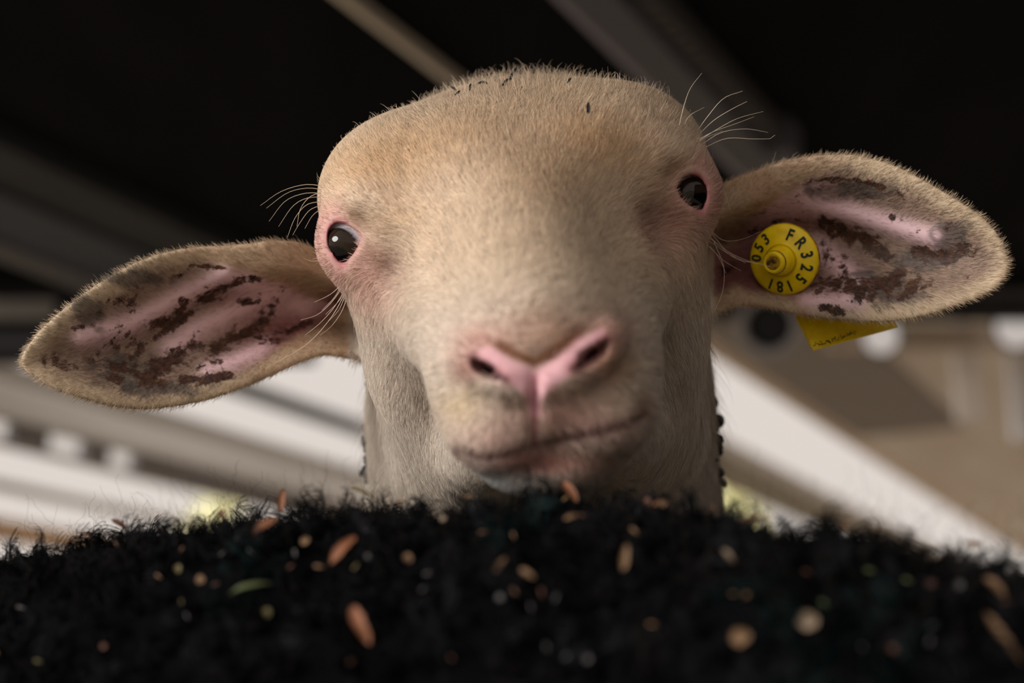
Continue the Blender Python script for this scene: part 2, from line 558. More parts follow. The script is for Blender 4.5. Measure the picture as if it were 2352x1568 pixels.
BUMPS = []
def surf_point(px, py, fn, d0=0.40, d1=0.80):
    """where the view ray through a photo pixel meets the surface fn = 0 (arrays in, points out)"""
    px = np.atleast_1d(np.asarray(px, float)); py = np.atleast_1d(np.asarray(py, float))
    dirs = np.stack([(px - CX) / FPX, -(py - CY) / FPX, -np.ones_like(px)], 1)
    t = np.full(len(px), d0)
    for _ in range(70):
        d = fn((dirs * t[:, None]).astype(np.float32))
        t = np.minimum(t + np.clip(d * 0.8, -0.004, 0.03), d1)
    return dirs * t[:, None]
_b = []
for px, py, amt, rad in [(900, 592, -0.0052, 0.012), (922, 608, -0.004, 0.008), (1530, 512, -0.0046, 0.012), (1505, 535, -0.003, 0.008),
                         (850, 470, 0.0025, 0.013), (1548, 372, 0.0025, 0.013), (842, 512, -0.0030, 0.007), (1540, 402, -0.0030, 0.007), (1190, 300, -0.003, 0.02), (1100, 330, 0.002, 0.02), (1400, 300, 0.002, 0.02),
                         (800, 450, 0.002, 0.012), (1590, 345, 0.002, 0.012)]:
    _b.append((surf_point(px, py, head_base)[0].astype(np.float32), amt, rad))
BUMPS.extend(_b)
NOSTRILS = [[(1086, 822), (1108, 842), (1136, 855), (1162, 872)], [(1392, 782), (1372, 806), (1344, 824), (1316, 846)]]
NOSE_V = [[(1104, 806), (1140, 838), (1180, 868), (1228, 900)], [(1384, 768), (1345, 800), (1290, 850), (1232, 900)]]
PHILTRUM = [(1230, 862), (1228, 930), (1229, 1018)]
MOUTH = [(1052, 1032), (1100, 1050), (1160, 1044), (1230, 1022), (1300, 1006), (1370, 994), (1440, 974), (1480, 950)]

def curve3(poly, n, fn, lift=0.0):
    c = catmull(poly, n)
    p = surf_point(c[:, 0], c[:, 1], fn)
    p[:, 2] += lift
    return p.astype(np.float32)

C_NOS = [curve3(c, 12, head_base) for c in NOSTRILS]
C_V = [curve3(c, 14, head_base) for c in NOSE_V]
C_PH = curve3(PHILTRUM, 14, head_base)
C_MO = curve3(MOUTH, 30, head_base)

def chain(p, pts, radii):
    d = None
    for i in range(len(pts) - 1):
        e = cone(p, pts[i], pts[i + 1], radii[i], radii[i + 1])
        d = e if d is None else np.minimum(d, e)
    return d

def head_sdf(v):
    d = head_base(v)
    px, py = to_px(v)
    # features of the muzzle
    near = (v[:, 2] > -0.585) & (py > 700) & (py < 1120) & (px > 1000) & (px < 1540)
    if near.any():
        w = v[near]; e = d[near]
        for k, c in enumerate(C_V):
            e = smin(e, chain(w, c + np.float32([0, 0, -0.0015]), np.linspace(0.0040, 0.0030, len(c))), 0.004)
        for c in C_NOS:
            rim = chain(w, c + np.float32([0, 0, -0.003]), np.full(len(c), 0.0062))
            e = smin(e, rim, 0.005)
        for c in C_NOS:
            m = len(c)
            e = smax(e, -chain(w, c + np.float32([0, 0, 0.001]), 0.0004 + 0.0024 * np.sin(np.linspace(0.4, 2.9, m)) ** 1.2), 0.003)
            e = smax(e, -chain(w, c + np.float32([0, 0, -0.007]), 0.0004 + 0.0033 * np.sin(np.linspace(0.4, 2.7, m)) ** 1.2), 0.003)
        e = smax(e, -chain(w, C_PH + np.float32([0, 0, 0.0012]), np.linspace(0.0016, 0.0020, len(C_PH))), 0.0025)
        e = smax(e, -chain(w, C_MO + np.float32([0, 0, 0.0008]), np.full(len(C_MO), 0.0013)), 0.0025)
        d[near] = e
    # eyelids
    for E in EYES:
        c = E['c'].astype(np.float32)
        near = ((v - c) ** 2).sum(1) < 0.045 ** 2
        if not near.any():
            continue
        w = v[near]; e = d[near]
        e = smin(e, np.sqrt(((w - c) ** 2).sum(1)) - (E['r'] + 0.0010), 0.011)
        sd = poly_sd(px[near], py[near], E['poly']) * (-w[:, 2]) / FPX
        hole = np.maximum(sd, -(w[:, 2] - c[2]) - 0.001)
        e = smax(e, -hole, 0.0020)
        rim = np.sqrt(((w - c) ** 2).sum(1)) - (E['r'] + 0.0003)
        e = smax(e, -np.maximum(rim, np.maximum(sd - 0.0004 - 0.9 * np.clip(rim, 0, 0.006), -(w[:, 2] - c[2]))), 0.0010)
        d[near] = e
    return d

# ---- ears: cupped sheets with their own thickness
EARS = [dict(side=-1, up=[(830, 610), (770, 590), (700, 560), (640, 550), (560, 560), (430, 569), (330, 595), (250, 635), (170, 690), (105, 745), (70, 785), (52, 812), (48, 833)],
             lo=[(880, 830), (820, 826), (750, 815), (690, 833), (630, 860), (560, 890), (470, 920), (370, 937), (280, 937), (200, 918), (135, 896), (90, 874), (60, 853), (48, 833)],
             d0=0.705, d1=0.662, cup=0.024,
             ridges=[[(190, 775), (300, 745), (420, 680), (520, 630)], [(395, 795), (460, 750), (560, 705), (640, 680)], [(480, 848), (540, 825), (600, 795)]]),
        dict(side=1, up=[(1560, 460), (1620, 440), (1680, 412), (1750, 385), (1820, 365), (1900, 355), (1970, 357), (2050, 378), (2130, 418), (2210, 465), (2268, 508), (2300, 550), (2315, 588), (2318, 612)],
             lo=[(1560, 740), (1640, 722), (1690, 704), (1760, 706), (1830, 722), (1910, 734), (1990, 738), (2060, 737), (2130, 724), (2200, 702), (2260, 679), (2295, 655), (2313, 632), (2318, 612)],
             d0=0.705, d1=0.665, cup=0.024,
             ridges=[[(1860, 478), (1960, 492), (2060, 520), (2150, 545)], [(1870, 560), (1920, 600), (1960, 640)], [(1870, 690), (1920, 690), (1965, 685)]])]

def ear_sheet(E, ns=90, nv=44):
    up = catmull(E['up'], ns); lo = catmull(E['lo'], ns)
    s = np.linspace(0, 1, ns)[:, None]; v = np.linspace(0, 1, nv)[None, :]
    px = up[:, None, 0] * (1 - v) + lo[:, None, 0] * v
    py = up[:, None, 1] * (1 - v) + lo[:, None, 1] * v
    vv = v + 0 * s
    bowl = np.where(vv < 0.55, sstep(0.0, 0.55, vv), 1 - sstep(0.55, 1.0, vv) * 0.95)
    foldc = sstep(0.20, 0.50, vv) * (1 - sstep(0.62, 1.0, vv) * 0.8)        # rolled upper rim near the head
    wb = 1 - sstep(0.12, 0.48, s)
    prof = bowl * (1 - wb) + foldc * wb
    amp = E['cup'] * (0.25 + 0.75 * (1 - sstep(0.35, 1.0, s))) * (1 + 0.35 * wb) * (1 - s ** 5)
    d = E['d0'] + (E['d1'] - E['d0']) * sstep(0, 1, s) ** 0.8 - 0.010 * wb * (1 - sstep(0.15, 0.5, vv)) * sstep(0.05, 0.3, s + 0 * vv) + amp * prof
    for rg in E['ridges']:
        dd, par = seg_dist(px.ravel(), py.ravel(), rg)
        d = d - (0.0030 * np.exp(-(dd / 24) ** 2)).reshape(px.shape)
    pts = np.stack([(px - CX) / FPX * d, -(py - CY) / FPX * d, -d], 2)
    return pts

def ear_solid(E):
    S = ear_sheet(E)
    ns, nv = S.shape[:2]
    du = np.gradient(S, axis=0); dv = np.gradient(S, axis=1)
    n = np.cross(du, dv)
    n /= np.linalg.norm(n, axis=2, keepdims=True) + 1e-12
    n *= np.sign(n[..., 2:3] + 1e-9)                    # towards the camera
    tw = sstep(0.86, 0.96, np.linspace(0, 1, ns))[:, None, None]
    n = n * (1 - tw) + n[int(ns * 0.85)].mean(0) * tw
    n /= np.linalg.norm(n, axis=2, keepdims=True) + 1e-12
    th = 0.0024 + 0.0008 * np.sin(np.linspace(0, math.pi, nv))[None, :, None]
    A = S + n * th * 0.5; B = S - n * th
    V = np.concatenate([A.reshape(-1, 3), B.reshape(-1, 3)])
    idx = np.arange(ns * nv).reshape(ns, nv); M = ns * nv
    q = np.stack([idx[:-1, :-1], idx[1:, :-1], idx[1:, 1:], idx[:-1, 1:]], 2).reshape(-1, 4)
    Q = [q, q[:, ::-1] + M]
    ring = np.concatenate([idx[0, :], idx[1:, -1], idx[-1, -2::-1], idx[-2:0:-1, 0]])
    r2 = np.roll(ring, -1)
    Q.append(np.stack([r2, ring, ring + M, r2 + M], 1))
    Q = np.concatenate(Q)
    if E['side'] < 0:
        pass
    return V.astype(np.float32), Q

def fix_outward(V, Q):
    t = np.concatenate([Q[:, [0, 1, 2]], Q[:, [0, 2, 3]]])
    vol = np.einsum('ij,ij->i', V[t[:, 0]], np.cross(V[t[:, 1]], V[t[:, 2]])).sum()
    return Q if vol > 0 else Q[:, ::-1]

def grid_sdf(fn, lo, hi, h, extra=None, band=0.009):
    lo = np.asarray(lo); n = (np.ceil((np.asarray(hi) - lo) / h / 4).astype(int)) * 4
    nc = n // 4
    ax = [lo[i] + (np.arange(nc[i]) * 4 + 1.5) * h for i in range(3)]
    G = np.stack(np.meshgrid(*ax, indexing='ij'), -1).reshape(-1, 3).astype(np.float32)
    dc = fn(G)
    full = np.repeat(np.repeat(np.repeat(dc.reshape(nc), 4, 0), 4, 1), 4, 2).astype(np.float32)
    act = np.argwhere(np.abs(dc.reshape(nc)) < band)
    off = np.stack(np.meshgrid(*[np.arange(4)] * 3, indexing='ij'), -1).reshape(-1, 3)
    for k in range(0, len(act), 8000):
        ids = (act[k:k + 8000, None, :] * 4 + off[None]).reshape(-1, 3)
        full[ids[:, 0], ids[:, 1], ids[:, 2]] = fn((lo + ids * h).astype(np.float32))
    return full, lo, n

def polygonize(full, lo, h):
    g = openvdb.FloatGrid(background=0.05)
    g.copyFromArray(full)
    pts, quads = g.convertToQuads(isovalue=0.0)
    return np.asarray(pts, dtype=np.float64) * h + lo, np.asarray(quads)

HSTEP = 0.00125
full, lo_, n_ = grid_sdf(head_sdf, (-0.228, -0.205, -0.84), (0.228, 0.145, -0.47), HSTEP)
for E in EARS:
    V, Q = ear_solid(E)
    Q = fix_outward(V, Q)
    tr = openvdb.createLinearTransform(voxelSize=HSTEP)
    tri = np.concatenate([Q[:, [0, 1, 2]], Q[:, [0, 2, 3]]])
    gv = openvdb.FloatGrid.createLevelSetFromPolygons((V - lo_).astype(np.float32), triangles=tri.astype(np.uint32), transform=tr, halfWidth=7.0)
    arr = np.full(full.shape, 7 * HSTEP, np.float32)
    gv.copyToArray(arr)
    bb = np.abs(arr) < 6.9 * HSTEP
    bb |= arr < 0
    full[bb] = smin(full[bb], arr[bb], 0.005)
    del arr, bb
HV, HQ = polygonize(full, lo_, HSTEP)
del full
HQ = fix_outward(HV, HQ)
print('head verts', len(HV))

def vert_normals(V, Q):
    n = np.cross(V[Q[:, 2]] - V[Q[:, 0]], V[Q[:, 3]] - V[Q[:, 1]])
    out = np.zeros_like(V)
    for k in range(4):
        np.add.at(out, Q[:, k], n)
    return out / (np.linalg.norm(out, axis=1, keepdims=True) + 1e-20)

def lap_smooth(V, Q, it=2, lam=0.5, keep=None):
    V = V.copy()
    e = np.concatenate([Q[:, [0, 1]], Q[:, [1, 2]], Q[:, [2, 3]], Q[:, [3, 0]]])
    for _ in range(it):
        acc = np.zeros_like(V); cnt = np.zeros(len(V))
        np.add.at(acc, e[:, 0], V[e[:, 1]]); np.add.at(cnt, e[:, 0], 1)
        np.add.at(acc, e[:, 1], V[e[:, 0]]); np.add.at(cnt, e[:, 1], 1)
        V += lam * (acc / cnt[:, None] - V)
    return V
HV = lap_smooth(HV, HQ, 3, 0.5)
HN = vert_normals(HV, HQ)
# ---- colour of skin and coat, vertex by vertex
def C(r, g, b):
    return np.array(srgb(r, g, b))
HPX, HPY = to_px(HV)
HDEP = -HV[:, 2]
HQL = (HV - O_) @ HB.astype(float) * 1000
ear_m = sstep(0.002, 0.006, head_sdf(HV.astype(np.float32))) * ((HPX < 800) | (HPX > 1640)) * (HPY < 960)
front = sstep(0.0, 0.35, HN[:, 2])
nz1 = fbm(HV * 90, 4)
nz2 = fbm(HV * 260 + 5, 3)
nz3 = fbm(HV * 900 + 9, 2)
col = np.tile(C(212, 190, 166), (len(HV), 1))
def lay(color, w):
    global col
    w = np.clip(w, 0, 1)[:, None]
    col = col * (1 - w) + np.asarray(color) * w
def blob(px, py, rx, ry, color, k, ang=0, d0=0.0, d1=9.0):
    a = math.radians(ang)
    x = (HPX - px) * math.cos(a) + (HPY - py) * math.sin(a)
    y = -(HPX - px) * math.sin(a) + (HPY - py) * math.cos(a)
    g = np.exp(-((x / rx) ** 2 + (y / ry) ** 2)) * (HDEP > d0) * (HDEP < d1)
    lay(color, k * g)
# cheeks, throat and lower face paler and greyer
lay(C(208, 194, 180), sstep(560, 800, HPY) * 0.85)
lay(C(196, 184, 170), sstep(850, 1050, HPY) * sstep(0.56, 0.62, HDEP) * 0.8)
# warm sandy patches on the forehead
for b in [(860, 400, 120, 70, 0.55, -10), (1000, 330, 180, 70, 0.4, -15), (1380, 330, 130, 60, 0.55, 20), (1250, 400, 120, 90, 0.3, 0), (930, 500, 60, 40, 0.3, 0)]:
    blob(b[0], b[1], b[2], b[3], C(198, 158, 110), b[4], b[5])
lay(C(150, 105, 62), sstep(0.60, 0.78, nz2) * sstep(0.5, 0.62, nz1) * sstep(640, 520, HPY) * 0.35)
blob(1300, 205, 260, 60, C(196, 172, 142), 0.5)
# pale brows and pink round the eyes
for ex, ey, sgn in ((793, 556, -1), (1588, 442, 1)):
    blob(ex - sgn * 40, ey - 95, 75, 42, C(222, 198, 176), 0.7, d0=0.60, d1=0.69)
    blob(ex - sgn * 55, ey + 60, 62, 60, C(198, 150, 140), 0.75, d0=0.60, d1=0.70)
    blob(ex - sgn * 110, ey + 55, 34, 28, C(112, 76, 50), 0.9 if sgn < 0 else 0.4, ang=35 * sgn, d0=0.60, d1=0.70)
    blob(ex - sgn * 70, ey + 110, 60, 60, C(192, 152, 138), 0.5, d0=0.60, d1=0.70)
    blob(ex - sgn * 45, ey - 52, 40, 16, C(150, 112, 82), 0.6, ang=-35 * sgn, d0=0.60, d1=0.70)  # shade of the brow crease, put into the colour
for E in EYES:
    sd = poly_sd(HPX, HPY, E['poly'])
    near = (HDEP < 0.68) & (np.abs(HPX - np.mean([q[0] for q in E['poly']])) < 90)
    outer = np.where(E['c'][0] < 0, HPX < 800, HPX > 1590)
    lay(C(208, 152, 150), np.exp(-(np.maximum(sd, 0) / np.where(outer, 44, 20)) ** 2) * np.where(outer, 0.7, 0.45) * near)
    lay(C(170, 92, 100), np.exp(-(np.maximum(sd, 0) / np.where(outer, 11, 4)) ** 2) * np.where(outer, 0.85, 0.5) * near)
# muzzle
mz = dict(d0=0.4, d1=0.585)
blob(1250, 770, 120, 60, C(206, 158, 134), 0.6, **mz)
for b in [(1110, 790, 60, 40), (1390, 770, 50, 45), (1078, 845, 36, 36), (1370, 830, 60, 40)]:
    blob(*b, C(198, 138, 128), 0.65, **mz)
blob(1290, 950, 130, 60, C(208, 162, 150), 0.7, **mz)
blob(1140, 1000, 90, 50, C(204, 164, 154), 0.55, **mz)
blob(1370, 985, 90, 30, C(180, 140, 136), 0.5, **mz)
blob(1250, 1060, 130, 32, C(196, 136, 126), 0.85, **mz)
blob(1120, 1100, 130, 26, C(222, 222, 220), 0.85, **mz)
blob(1470, 925, 26, 40, C(122, 88, 56), 0.6, **mz)
blob(1410, 845, 40, 40, C(190, 160, 120), 0.5, **mz)
blob(1065, 930, 50, 45, C(206, 182, 142), 0.6, **mz)
mzm = (HDEP < 0.585)
dv, _ = seg_dist(HPX, HPY, [(1104, 800), (1140, 832), (1185, 862), (1228, 886), (1290, 845), (1345, 798), (1384, 766)])
d1_, _ = seg_dist(HPX, HPY, [(1150, 794), (1190, 818), (1228, 832), (1272, 810), (1325, 772)])
lay(C(128, 74, 38), np.exp(-(d1_ / 16) ** 2) * 0.95 * mzm)
NOSE_POLY = [(1096, 802), (1128, 798), (1180, 828), (1228, 848), (1275, 824), (1330, 778), (1386, 752), (1392, 772), (1352, 818), (1304, 866), (1264, 898), (1247, 915), (1242, 955), (1214, 955), (1209, 915), (1192, 898), (1166, 874), (1128, 842), (1102, 822)]
NOSE_SD = np.where(mzm, poly_sd(HPX, HPY, NOSE_POLY), 999)
lay(C(218, 168, 174), sstep(8, -8, NOSE_SD))
for c in NOSTRILS:
    dd, par = seg_dist(HPX, HPY, c)
    lay(C(150, 84, 86), np.exp(-(dd / 17) ** 2) * mzm * 0.8)
    lay(C(50, 18, 22), np.exp(-(dd / 8) ** 2) * mzm * 0.9)
dd, par = seg_dist(HPX, HPY, PHILTRUM)
lay(C(160, 88, 104), np.exp(-(dd / 5) ** 2) * mzm * 0.85)
dd, par = seg_dist(HPX, HPY, MOUTH)
MOUTH_D = np.where(mzm, dd, 999)
lay(C(92, 56, 56), np.exp(-(dd / 9) ** 2) * mzm * 0.95)
# fine mottling
col *= (0.92 + 0.16 * nz2)[:, None]
# ---- ears
ear_pink = np.zeros(len(HV))
dirt = np.zeros(len(HV))
EAR_DIRT = [[([(590, 635), (540, 650), (500, 665), (468, 690)], 16), ([(425, 690), (405, 725), (350, 752)], 18), ([(450, 795), (385, 825), (340, 868)], 30), ([(605, 740), (545, 775), (495, 800)], 20),
             ([(420, 872), (470, 872), (525, 862)], 16), ([(545, 690), (590, 695)], 10), ([(240, 835), (300, 855), (370, 880)], 16), ([(440, 610), (520, 612)], 8), ([(170, 755), (190, 750)], 8),
             ([(300, 820), (360, 770), (440, 720)], 14), ([(720, 735), (660, 760)], 10)],
            [([(1890, 515), (1970, 545), (2040, 590)], 26), ([(1920, 650), (2000, 668), (2070, 630)], 34), ([(2110, 585), (2170, 590), (2230, 570)], 22), ([(1885, 705), (1940, 720)], 14),
             ([(1810, 425), (1890, 412), (1960, 412), (2030, 430)], 9), ([(1860, 600), (1885, 640)], 12), ([(2070, 680), (2110, 640)], 18)]]
EAR_PINK = [[([(195, 775), (300, 745), (420, 680), (520, 628)], 26), ([(395, 798), (460, 752), (560, 705), (660, 672)], 28), ([(480, 850), (540, 828), (610, 795)], 22), ([(560, 640), (700, 690)], 40)],
            [([(1850, 470), (1960, 490), (2060, 520), (2150, 548)], 24), ([(1860, 560), (1930, 610), (1965, 650)], 30), ([(1850, 690), (1920, 690), (1970, 688)], 22), ([(1720, 500), (1860, 450)], 45)]]
for k, E in enumerate(EARS):
    side = (HPX < CX) if k == 0 else (HPX > CX)
    m = ear_m * side
    poly = list(catmull(E['up'], 60)) + list(catmull(E['lo'], 60)[::-1])
    sd = poly_sd(HPX, HPY, poly)
    inner = sstep(-14, -60, sd + (nz1 - 0.5) * 40) * front * m
    lay(C(198, 176, 148), m)
    lay(C(186, 132, 100), m * (1 - front) * 0.4)
    base = (760, 700) if k == 0 else (1660, 590)
    bd = np.hypot(HPX - base[0], HPY - base[1])
    lay(C(138, 114, 100), inner * 0.9)
    lay(C(160, 100, 102), inner * sstep(330, 60, bd) * 0.8)
    for pts, wd in EAR_PINK[k]:
        dd, _ = seg_dist(HPX, HPY, pts)
        w = np.exp(-(dd / wd) ** 2) * m * front
        ear_pink = np.maximum(ear_pink, w)
        lay(C(226, 190, 195), w * 0.95)
    for pts, wd in EAR_DIRT[k]:
        dd, _ = seg_dist(HPX, HPY, pts)
        g = np.exp(-(dd / wd) ** 2)
        dirt = np.maximum(dirt, g * m * front)
    dirt = np.maximum(dirt, 0.62 * inner * sstep(0.42, 0.62, nz1))
    for fp_ in ([[(400, 572), (560, 560), (650, 550), (740, 585), (800, 640), (735, 690), (660, 652), (580, 628), (480, 600)], [(820, 690), (745, 742), (665, 785), (600, 832), (550, 888), (640, 858), (750, 815), (830, 826)]] if k == 0 else
                [[(1645, 420), (1750, 385), (1850, 362), (1960, 360), (1880, 402), (1790, 450), (1725, 500), (1680, 565), (1640, 570)], [(1630, 690), (1690, 650), (1740, 690), (1850, 708), (1860, 728), (1690, 704), (1640, 722)]]):
        w = sstep(12, -12, poly_sd(HPX, HPY, fp_) + (nz2 - 0.5) * 16) * m
        lay(C(196, 170, 142), w)
        lay(C(196, 136, 104), w * sstep(0.5, 0.7, nz1) * 0.25)
        dirt = dirt * (1 - w); ear_pink = ear_pink * (1 - w)
    # charcoal patches in the hair towards the lower margin
    for bx, by, rx, ry in ([(290, 850, 110, 46), (370, 890, 130, 30), (310, 640, 120, 26), (200, 720, 70, 50)] if k == 0 else [(2030, 660, 110, 56), (1960, 440, 150, 30), (2110, 600, 100, 34), (2190, 560, 60, 70)]):
        g = np.exp(-(((HPX - bx) / rx) ** 2 + ((HPY - by) / ry) ** 2))
        lay(C(70, 66, 64), sstep(0.45, 0.75, g * 0.7 + (nz2 - 0.5) * 0.9 + 0.15) * m * front * 0.7)
# droppings-stained margins of the neck wool
neck_m = sstep(820, 900, HPY) * sstep(0.66, 0.69, HDEP)
edge = np.maximum(sstep(880, 820, HPX), sstep(1600, 1650, HPX)) * neck_m
lay(C(120, 106, 88), edge * sstep(0.45, 0.6, nz1) * 0.6)
head_col = np.clip(col, 0.004, 0.9)

M_SKIN = attr_mat('sheep_skin', rough=0.6, spec=0.3)
def add_dirt(m):
    nt = m.node_tree
    b = nt.nodes['Principled BSDF']
    src = b.inputs['Base Color'].links[0].from_socket
    at_ = nt.nodes.new('ShaderNodeAttribute'); at_.attribute_name = 'Dirt'
    tc = nt.nodes.new('ShaderNodeTexCoord')
    n1 = nt.nodes.new('ShaderNodeTexNoise'); n1.inputs['Scale'].default_value = 170; n1.inputs['Detail'].default_value = 6; n1.inputs['Roughness'].default_value = 0.68
    nt.links.new(tc.outputs['Object'], n1.inputs['Vector'])
    mu = nt.nodes.new('ShaderNodeMath'); mu.operation = 'MULTIPLY_ADD'; mu.inputs[1].default_value = 0.30
    nt.links.new(at_.outputs['Fac'], mu.inputs[0]); nt.links.new(n1.outputs['Fac'], mu.inputs[2])
    rp_ = nt.nodes.new('ShaderNodeValToRGB')
    rp_.color_ramp.elements[0].position = 0.665; rp_.color_ramp.elements[1].position = 0.745
    nt.links.new(mu.outputs[0], rp_.inputs['Fac'])
    gate = nt.nodes.new('ShaderNodeMath'); gate.operation = 'MULTIPLY'; gate.inputs[1].default_value = 6.0; gate.use_clamp = True
    nt.links.new(at_.outputs['Fac'], gate.inputs[0])
    mm = nt.nodes.new('ShaderNodeMath'); mm.operation = 'MULTIPLY'
    nt.links.new(rp_.outputs['Color'], mm.inputs[0]); nt.links.new(gate.outputs[0], mm.inputs[1])
    n2 = nt.nodes.new('ShaderNodeTexNoise'); n2.inputs['Scale'].default_value = 420; n2.inputs['Detail'].default_value = 3
    nt.links.new(tc.outputs['Object'], n2.inputs['Vector'])
    rc_ = nt.nodes.new('ShaderNodeValToRGB')
    rc_.color_ramp.elements[0].position = 0.35; rc_.color_ramp.elements[1].position = 0.68
    rc_.color_ramp.elements[0].color = (*srgb(40, 26, 22), 1); rc_.color_ramp.elements[1].color = (*srgb(88, 54, 34), 1)
    nt.links.new(n2.outputs['Fac'], rc_.inputs['Fac'])
    mx = nt.nodes.new('ShaderNodeMix'); mx.data_type = 'RGBA'
    nt.links.new(mm.outputs[0], mx.inputs['Factor']); nt.links.new(src, mx.inputs['A']); nt.links.new(rc_.outputs['Color'], mx.inputs['B'])
    nt.links.new(mx.outputs['Result'], b.inputs['Base Color'])
add_dirt(M_SKIN)
sheep = empty('sheep', (float(W(O_)[0]), float(W(O_)[1]) + 0.35, 0.0))
SH_INV = np.array([sheep.location[0], sheep.location[1], 0.0])
def WS(v):
    return W(v) - SH_INV
tag(sheep, 'cream-faced sheep with pink nose and wide ears looking over the black fleece', 'sheep')
skin_col = head_col * (1 - 0.16 * (1 - ear_pink) * (NOSE_SD > 4) * (1 - 0.4 * ear_m))[:, None]     # skin under the hair is a little darker than the hair
# the rest of the animal, mostly hidden behind the black sheep
def trunk_sdf(v):
    d = ell(v, (-0.05, 1.32, 0.50), (0.20, 0.46, 0.225))
    d = smin(d, cone(v, (0.0, 0.83, 0.66), (-0.03, 1.06, 0.50), 0.096, 0.13), 0.06)
    for x in (-0.16, 0.06):
        for y in (1.08, 1.58):
            d = smin(d, cone(v, (x, y, 0.42), (x, y + 0.01, 0.22), 0.07, 0.03), 0.04)
            d = smin(d, cone(v, (x, y + 0.01, 0.22), (x, y, 0.012), 0.03, 0.026), 0.02)
    return d + 0.012 * (fbm(v * 30, 2) - 0.5)
_f, _lo, _n = grid_sdf(trunk_sdf, (-0.32, 0.70, -0.02), (0.24, 1.86, 0.80), 0.009, band=0.05)
TV, TQ = polygonize(_f, _lo, 0.009)
TQ = fix_outward(TV, TQ)
TC = np.tile(C(204, 190, 166), (len(TV), 1)) * (0.8 + 0.4 * fbm(TV * 25, 3))[:, None]
body = link('body', mesh_np('body', np.vstack([WS(HV), TV - SH_INV]), np.vstack([HQ, TQ + len(HV)]), M_SKIN, np.vstack([skin_col, TC])), sheep)
_a = body.data.attributes.new('Dirt', 'FLOAT', 'POINT')
_a.data.foreach_set('value', np.concatenate([dirt, np.zeros(len(TV))]).astype(np.float32))

# ---- eyes
M_EYE = attr_mat('eyeball', rough=0.3, spec=0.0, coat=0.6)
for E, gz in zip(EYES, ((-0.50, -0.32, 0.80), (0.33, -0.24, 0.91))):
    gz = np.array(gz); gz /= np.linalg.norm(gz)
    bm = bmesh.new()
    bmesh.ops.create_uvsphere(bm, u_segments=64, v_segments=40, radius=1.0)
    vs = np.array([v.co[:] for v in bm.verts])
    fs = [[v.index for v in f.verts] for f in bm.faces]
    bm.free()
    ang = np.degrees(np.arccos(np.clip(vs @ gz, -1, 1)))
    rad = E['r'] * (1 + 0.055 * sstep(50, 25, ang))
    u = vs @ U_; r = vs @ R_ - gz @ R_
    pup = sstep(1.1, 0.9, np.sqrt(((u - gz @ U_ + 0.04) / 0.26) ** 2 + (r / 0.44) ** 2))
    cc = np.tile(C(226, 222, 230), (len(vs), 1))
    nn = fbm(vs * 9, 3)
    cc = cc * (0.9 + 0.2 * nn)[:, None]
    red = sstep(60, 80, ang)[:, None]
    cc = cc * (1 - red * 0.6) + C(176, 112, 116) * red * 0.6
    lim = np.exp(-((ang - 50) / 3.0) ** 2)[:, None]
    cc = cc * (1 - lim * 0.7) + C(92, 112, 132) * lim * 0.7
    iris = sstep(50, 46, ang)[:, None]
    cc = cc * (1 - iris) + (C(36, 26, 18) * (0.6 + 0.8 * nn)[:, None]) * iris
    cc = cc * (1 - pup[:, None] * iris) + C(6, 5, 6) * pup[:, None] * iris
    me = mesh_np('eye', WS(E['c'] + vs * rad[:, None]), fs, M_EYE, cc)
    o = link('eye', me, sheep)
    o['label'] = 'dark glossy eye with a pale crescent of white above'
# ------------------------------------------------------------------ coat of the pale sheep
def fur_mat(name, rough=0.55, spec=0.35, sheen=0.0, trans=0.0):
    m = attr_mat(name, rough=rough, spec=spec)
    nt = m.node_tree
    a = nt.nodes.new('ShaderNodeAttribute')
    a.attribute_name = 'nrm'
    b = nt.nodes['Principled BSDF']
    nt.links.new(a.outputs['Vector'], b.inputs['Normal'])
    if trans:                                          # light passes through fine hair
        tl_ = nt.nodes.new('ShaderNodeBsdfTranslucent')
        nt.links.new(b.inputs['Base Color'].links[0].from_socket, tl_.inputs['Color'])
        mx = nt.nodes.new('ShaderNodeMixShader'); mx.inputs['Fac'].default_value = trans
        nt.links.new(b.outputs[0], mx.inputs[1]); nt.links.new(tl_.outputs[0], mx.inputs[2])
        nt.links.new(mx.outputs[0], nt.nodes['Material Output'].inputs['Surface'])
    return m

def set_nrm(o, nrm):
    hc = o.data
    a = hc.attributes.new('nrm', 'FLOAT_VECTOR', 'CURVE')
    a.data.foreach_set('vector', nrm.astype(np.float32).ravel())

def sample_quads(V, Q, w, n):
    """random points on a quad mesh, density by vertex weight; returns face-corner indices and barycentric weights"""
    t = np.concatenate([Q[:, [0, 1, 2]], Q[:, [0, 2, 3]]])
    a = np.linalg.norm(np.cross(V[t[:, 1]] - V[t[:, 0]], V[t[:, 2]] - V[t[:, 0]]), axis=1)
    p = a * w[t].mean(1)
    c = np.cumsum(p); c /= c[-1]
    f = t[np.searchsorted(c, RNG.random(n))]
    u = RNG.random((n, 2)); fl = u.sum(1) > 1
    u[fl] = 1 - u[fl]
    return f, np.stack([1 - u.sum(1), u[:, 0], u[:, 1]], 1)

def interp(arr, f, b):
    if arr.ndim == 1:
        return (arr[f] * b).sum(1)
    return (arr[f] * b[..., None]).sum(1)

def norm(v):
    return v / (np.linalg.norm(v, axis=1, keepdims=True) + 1e-12)

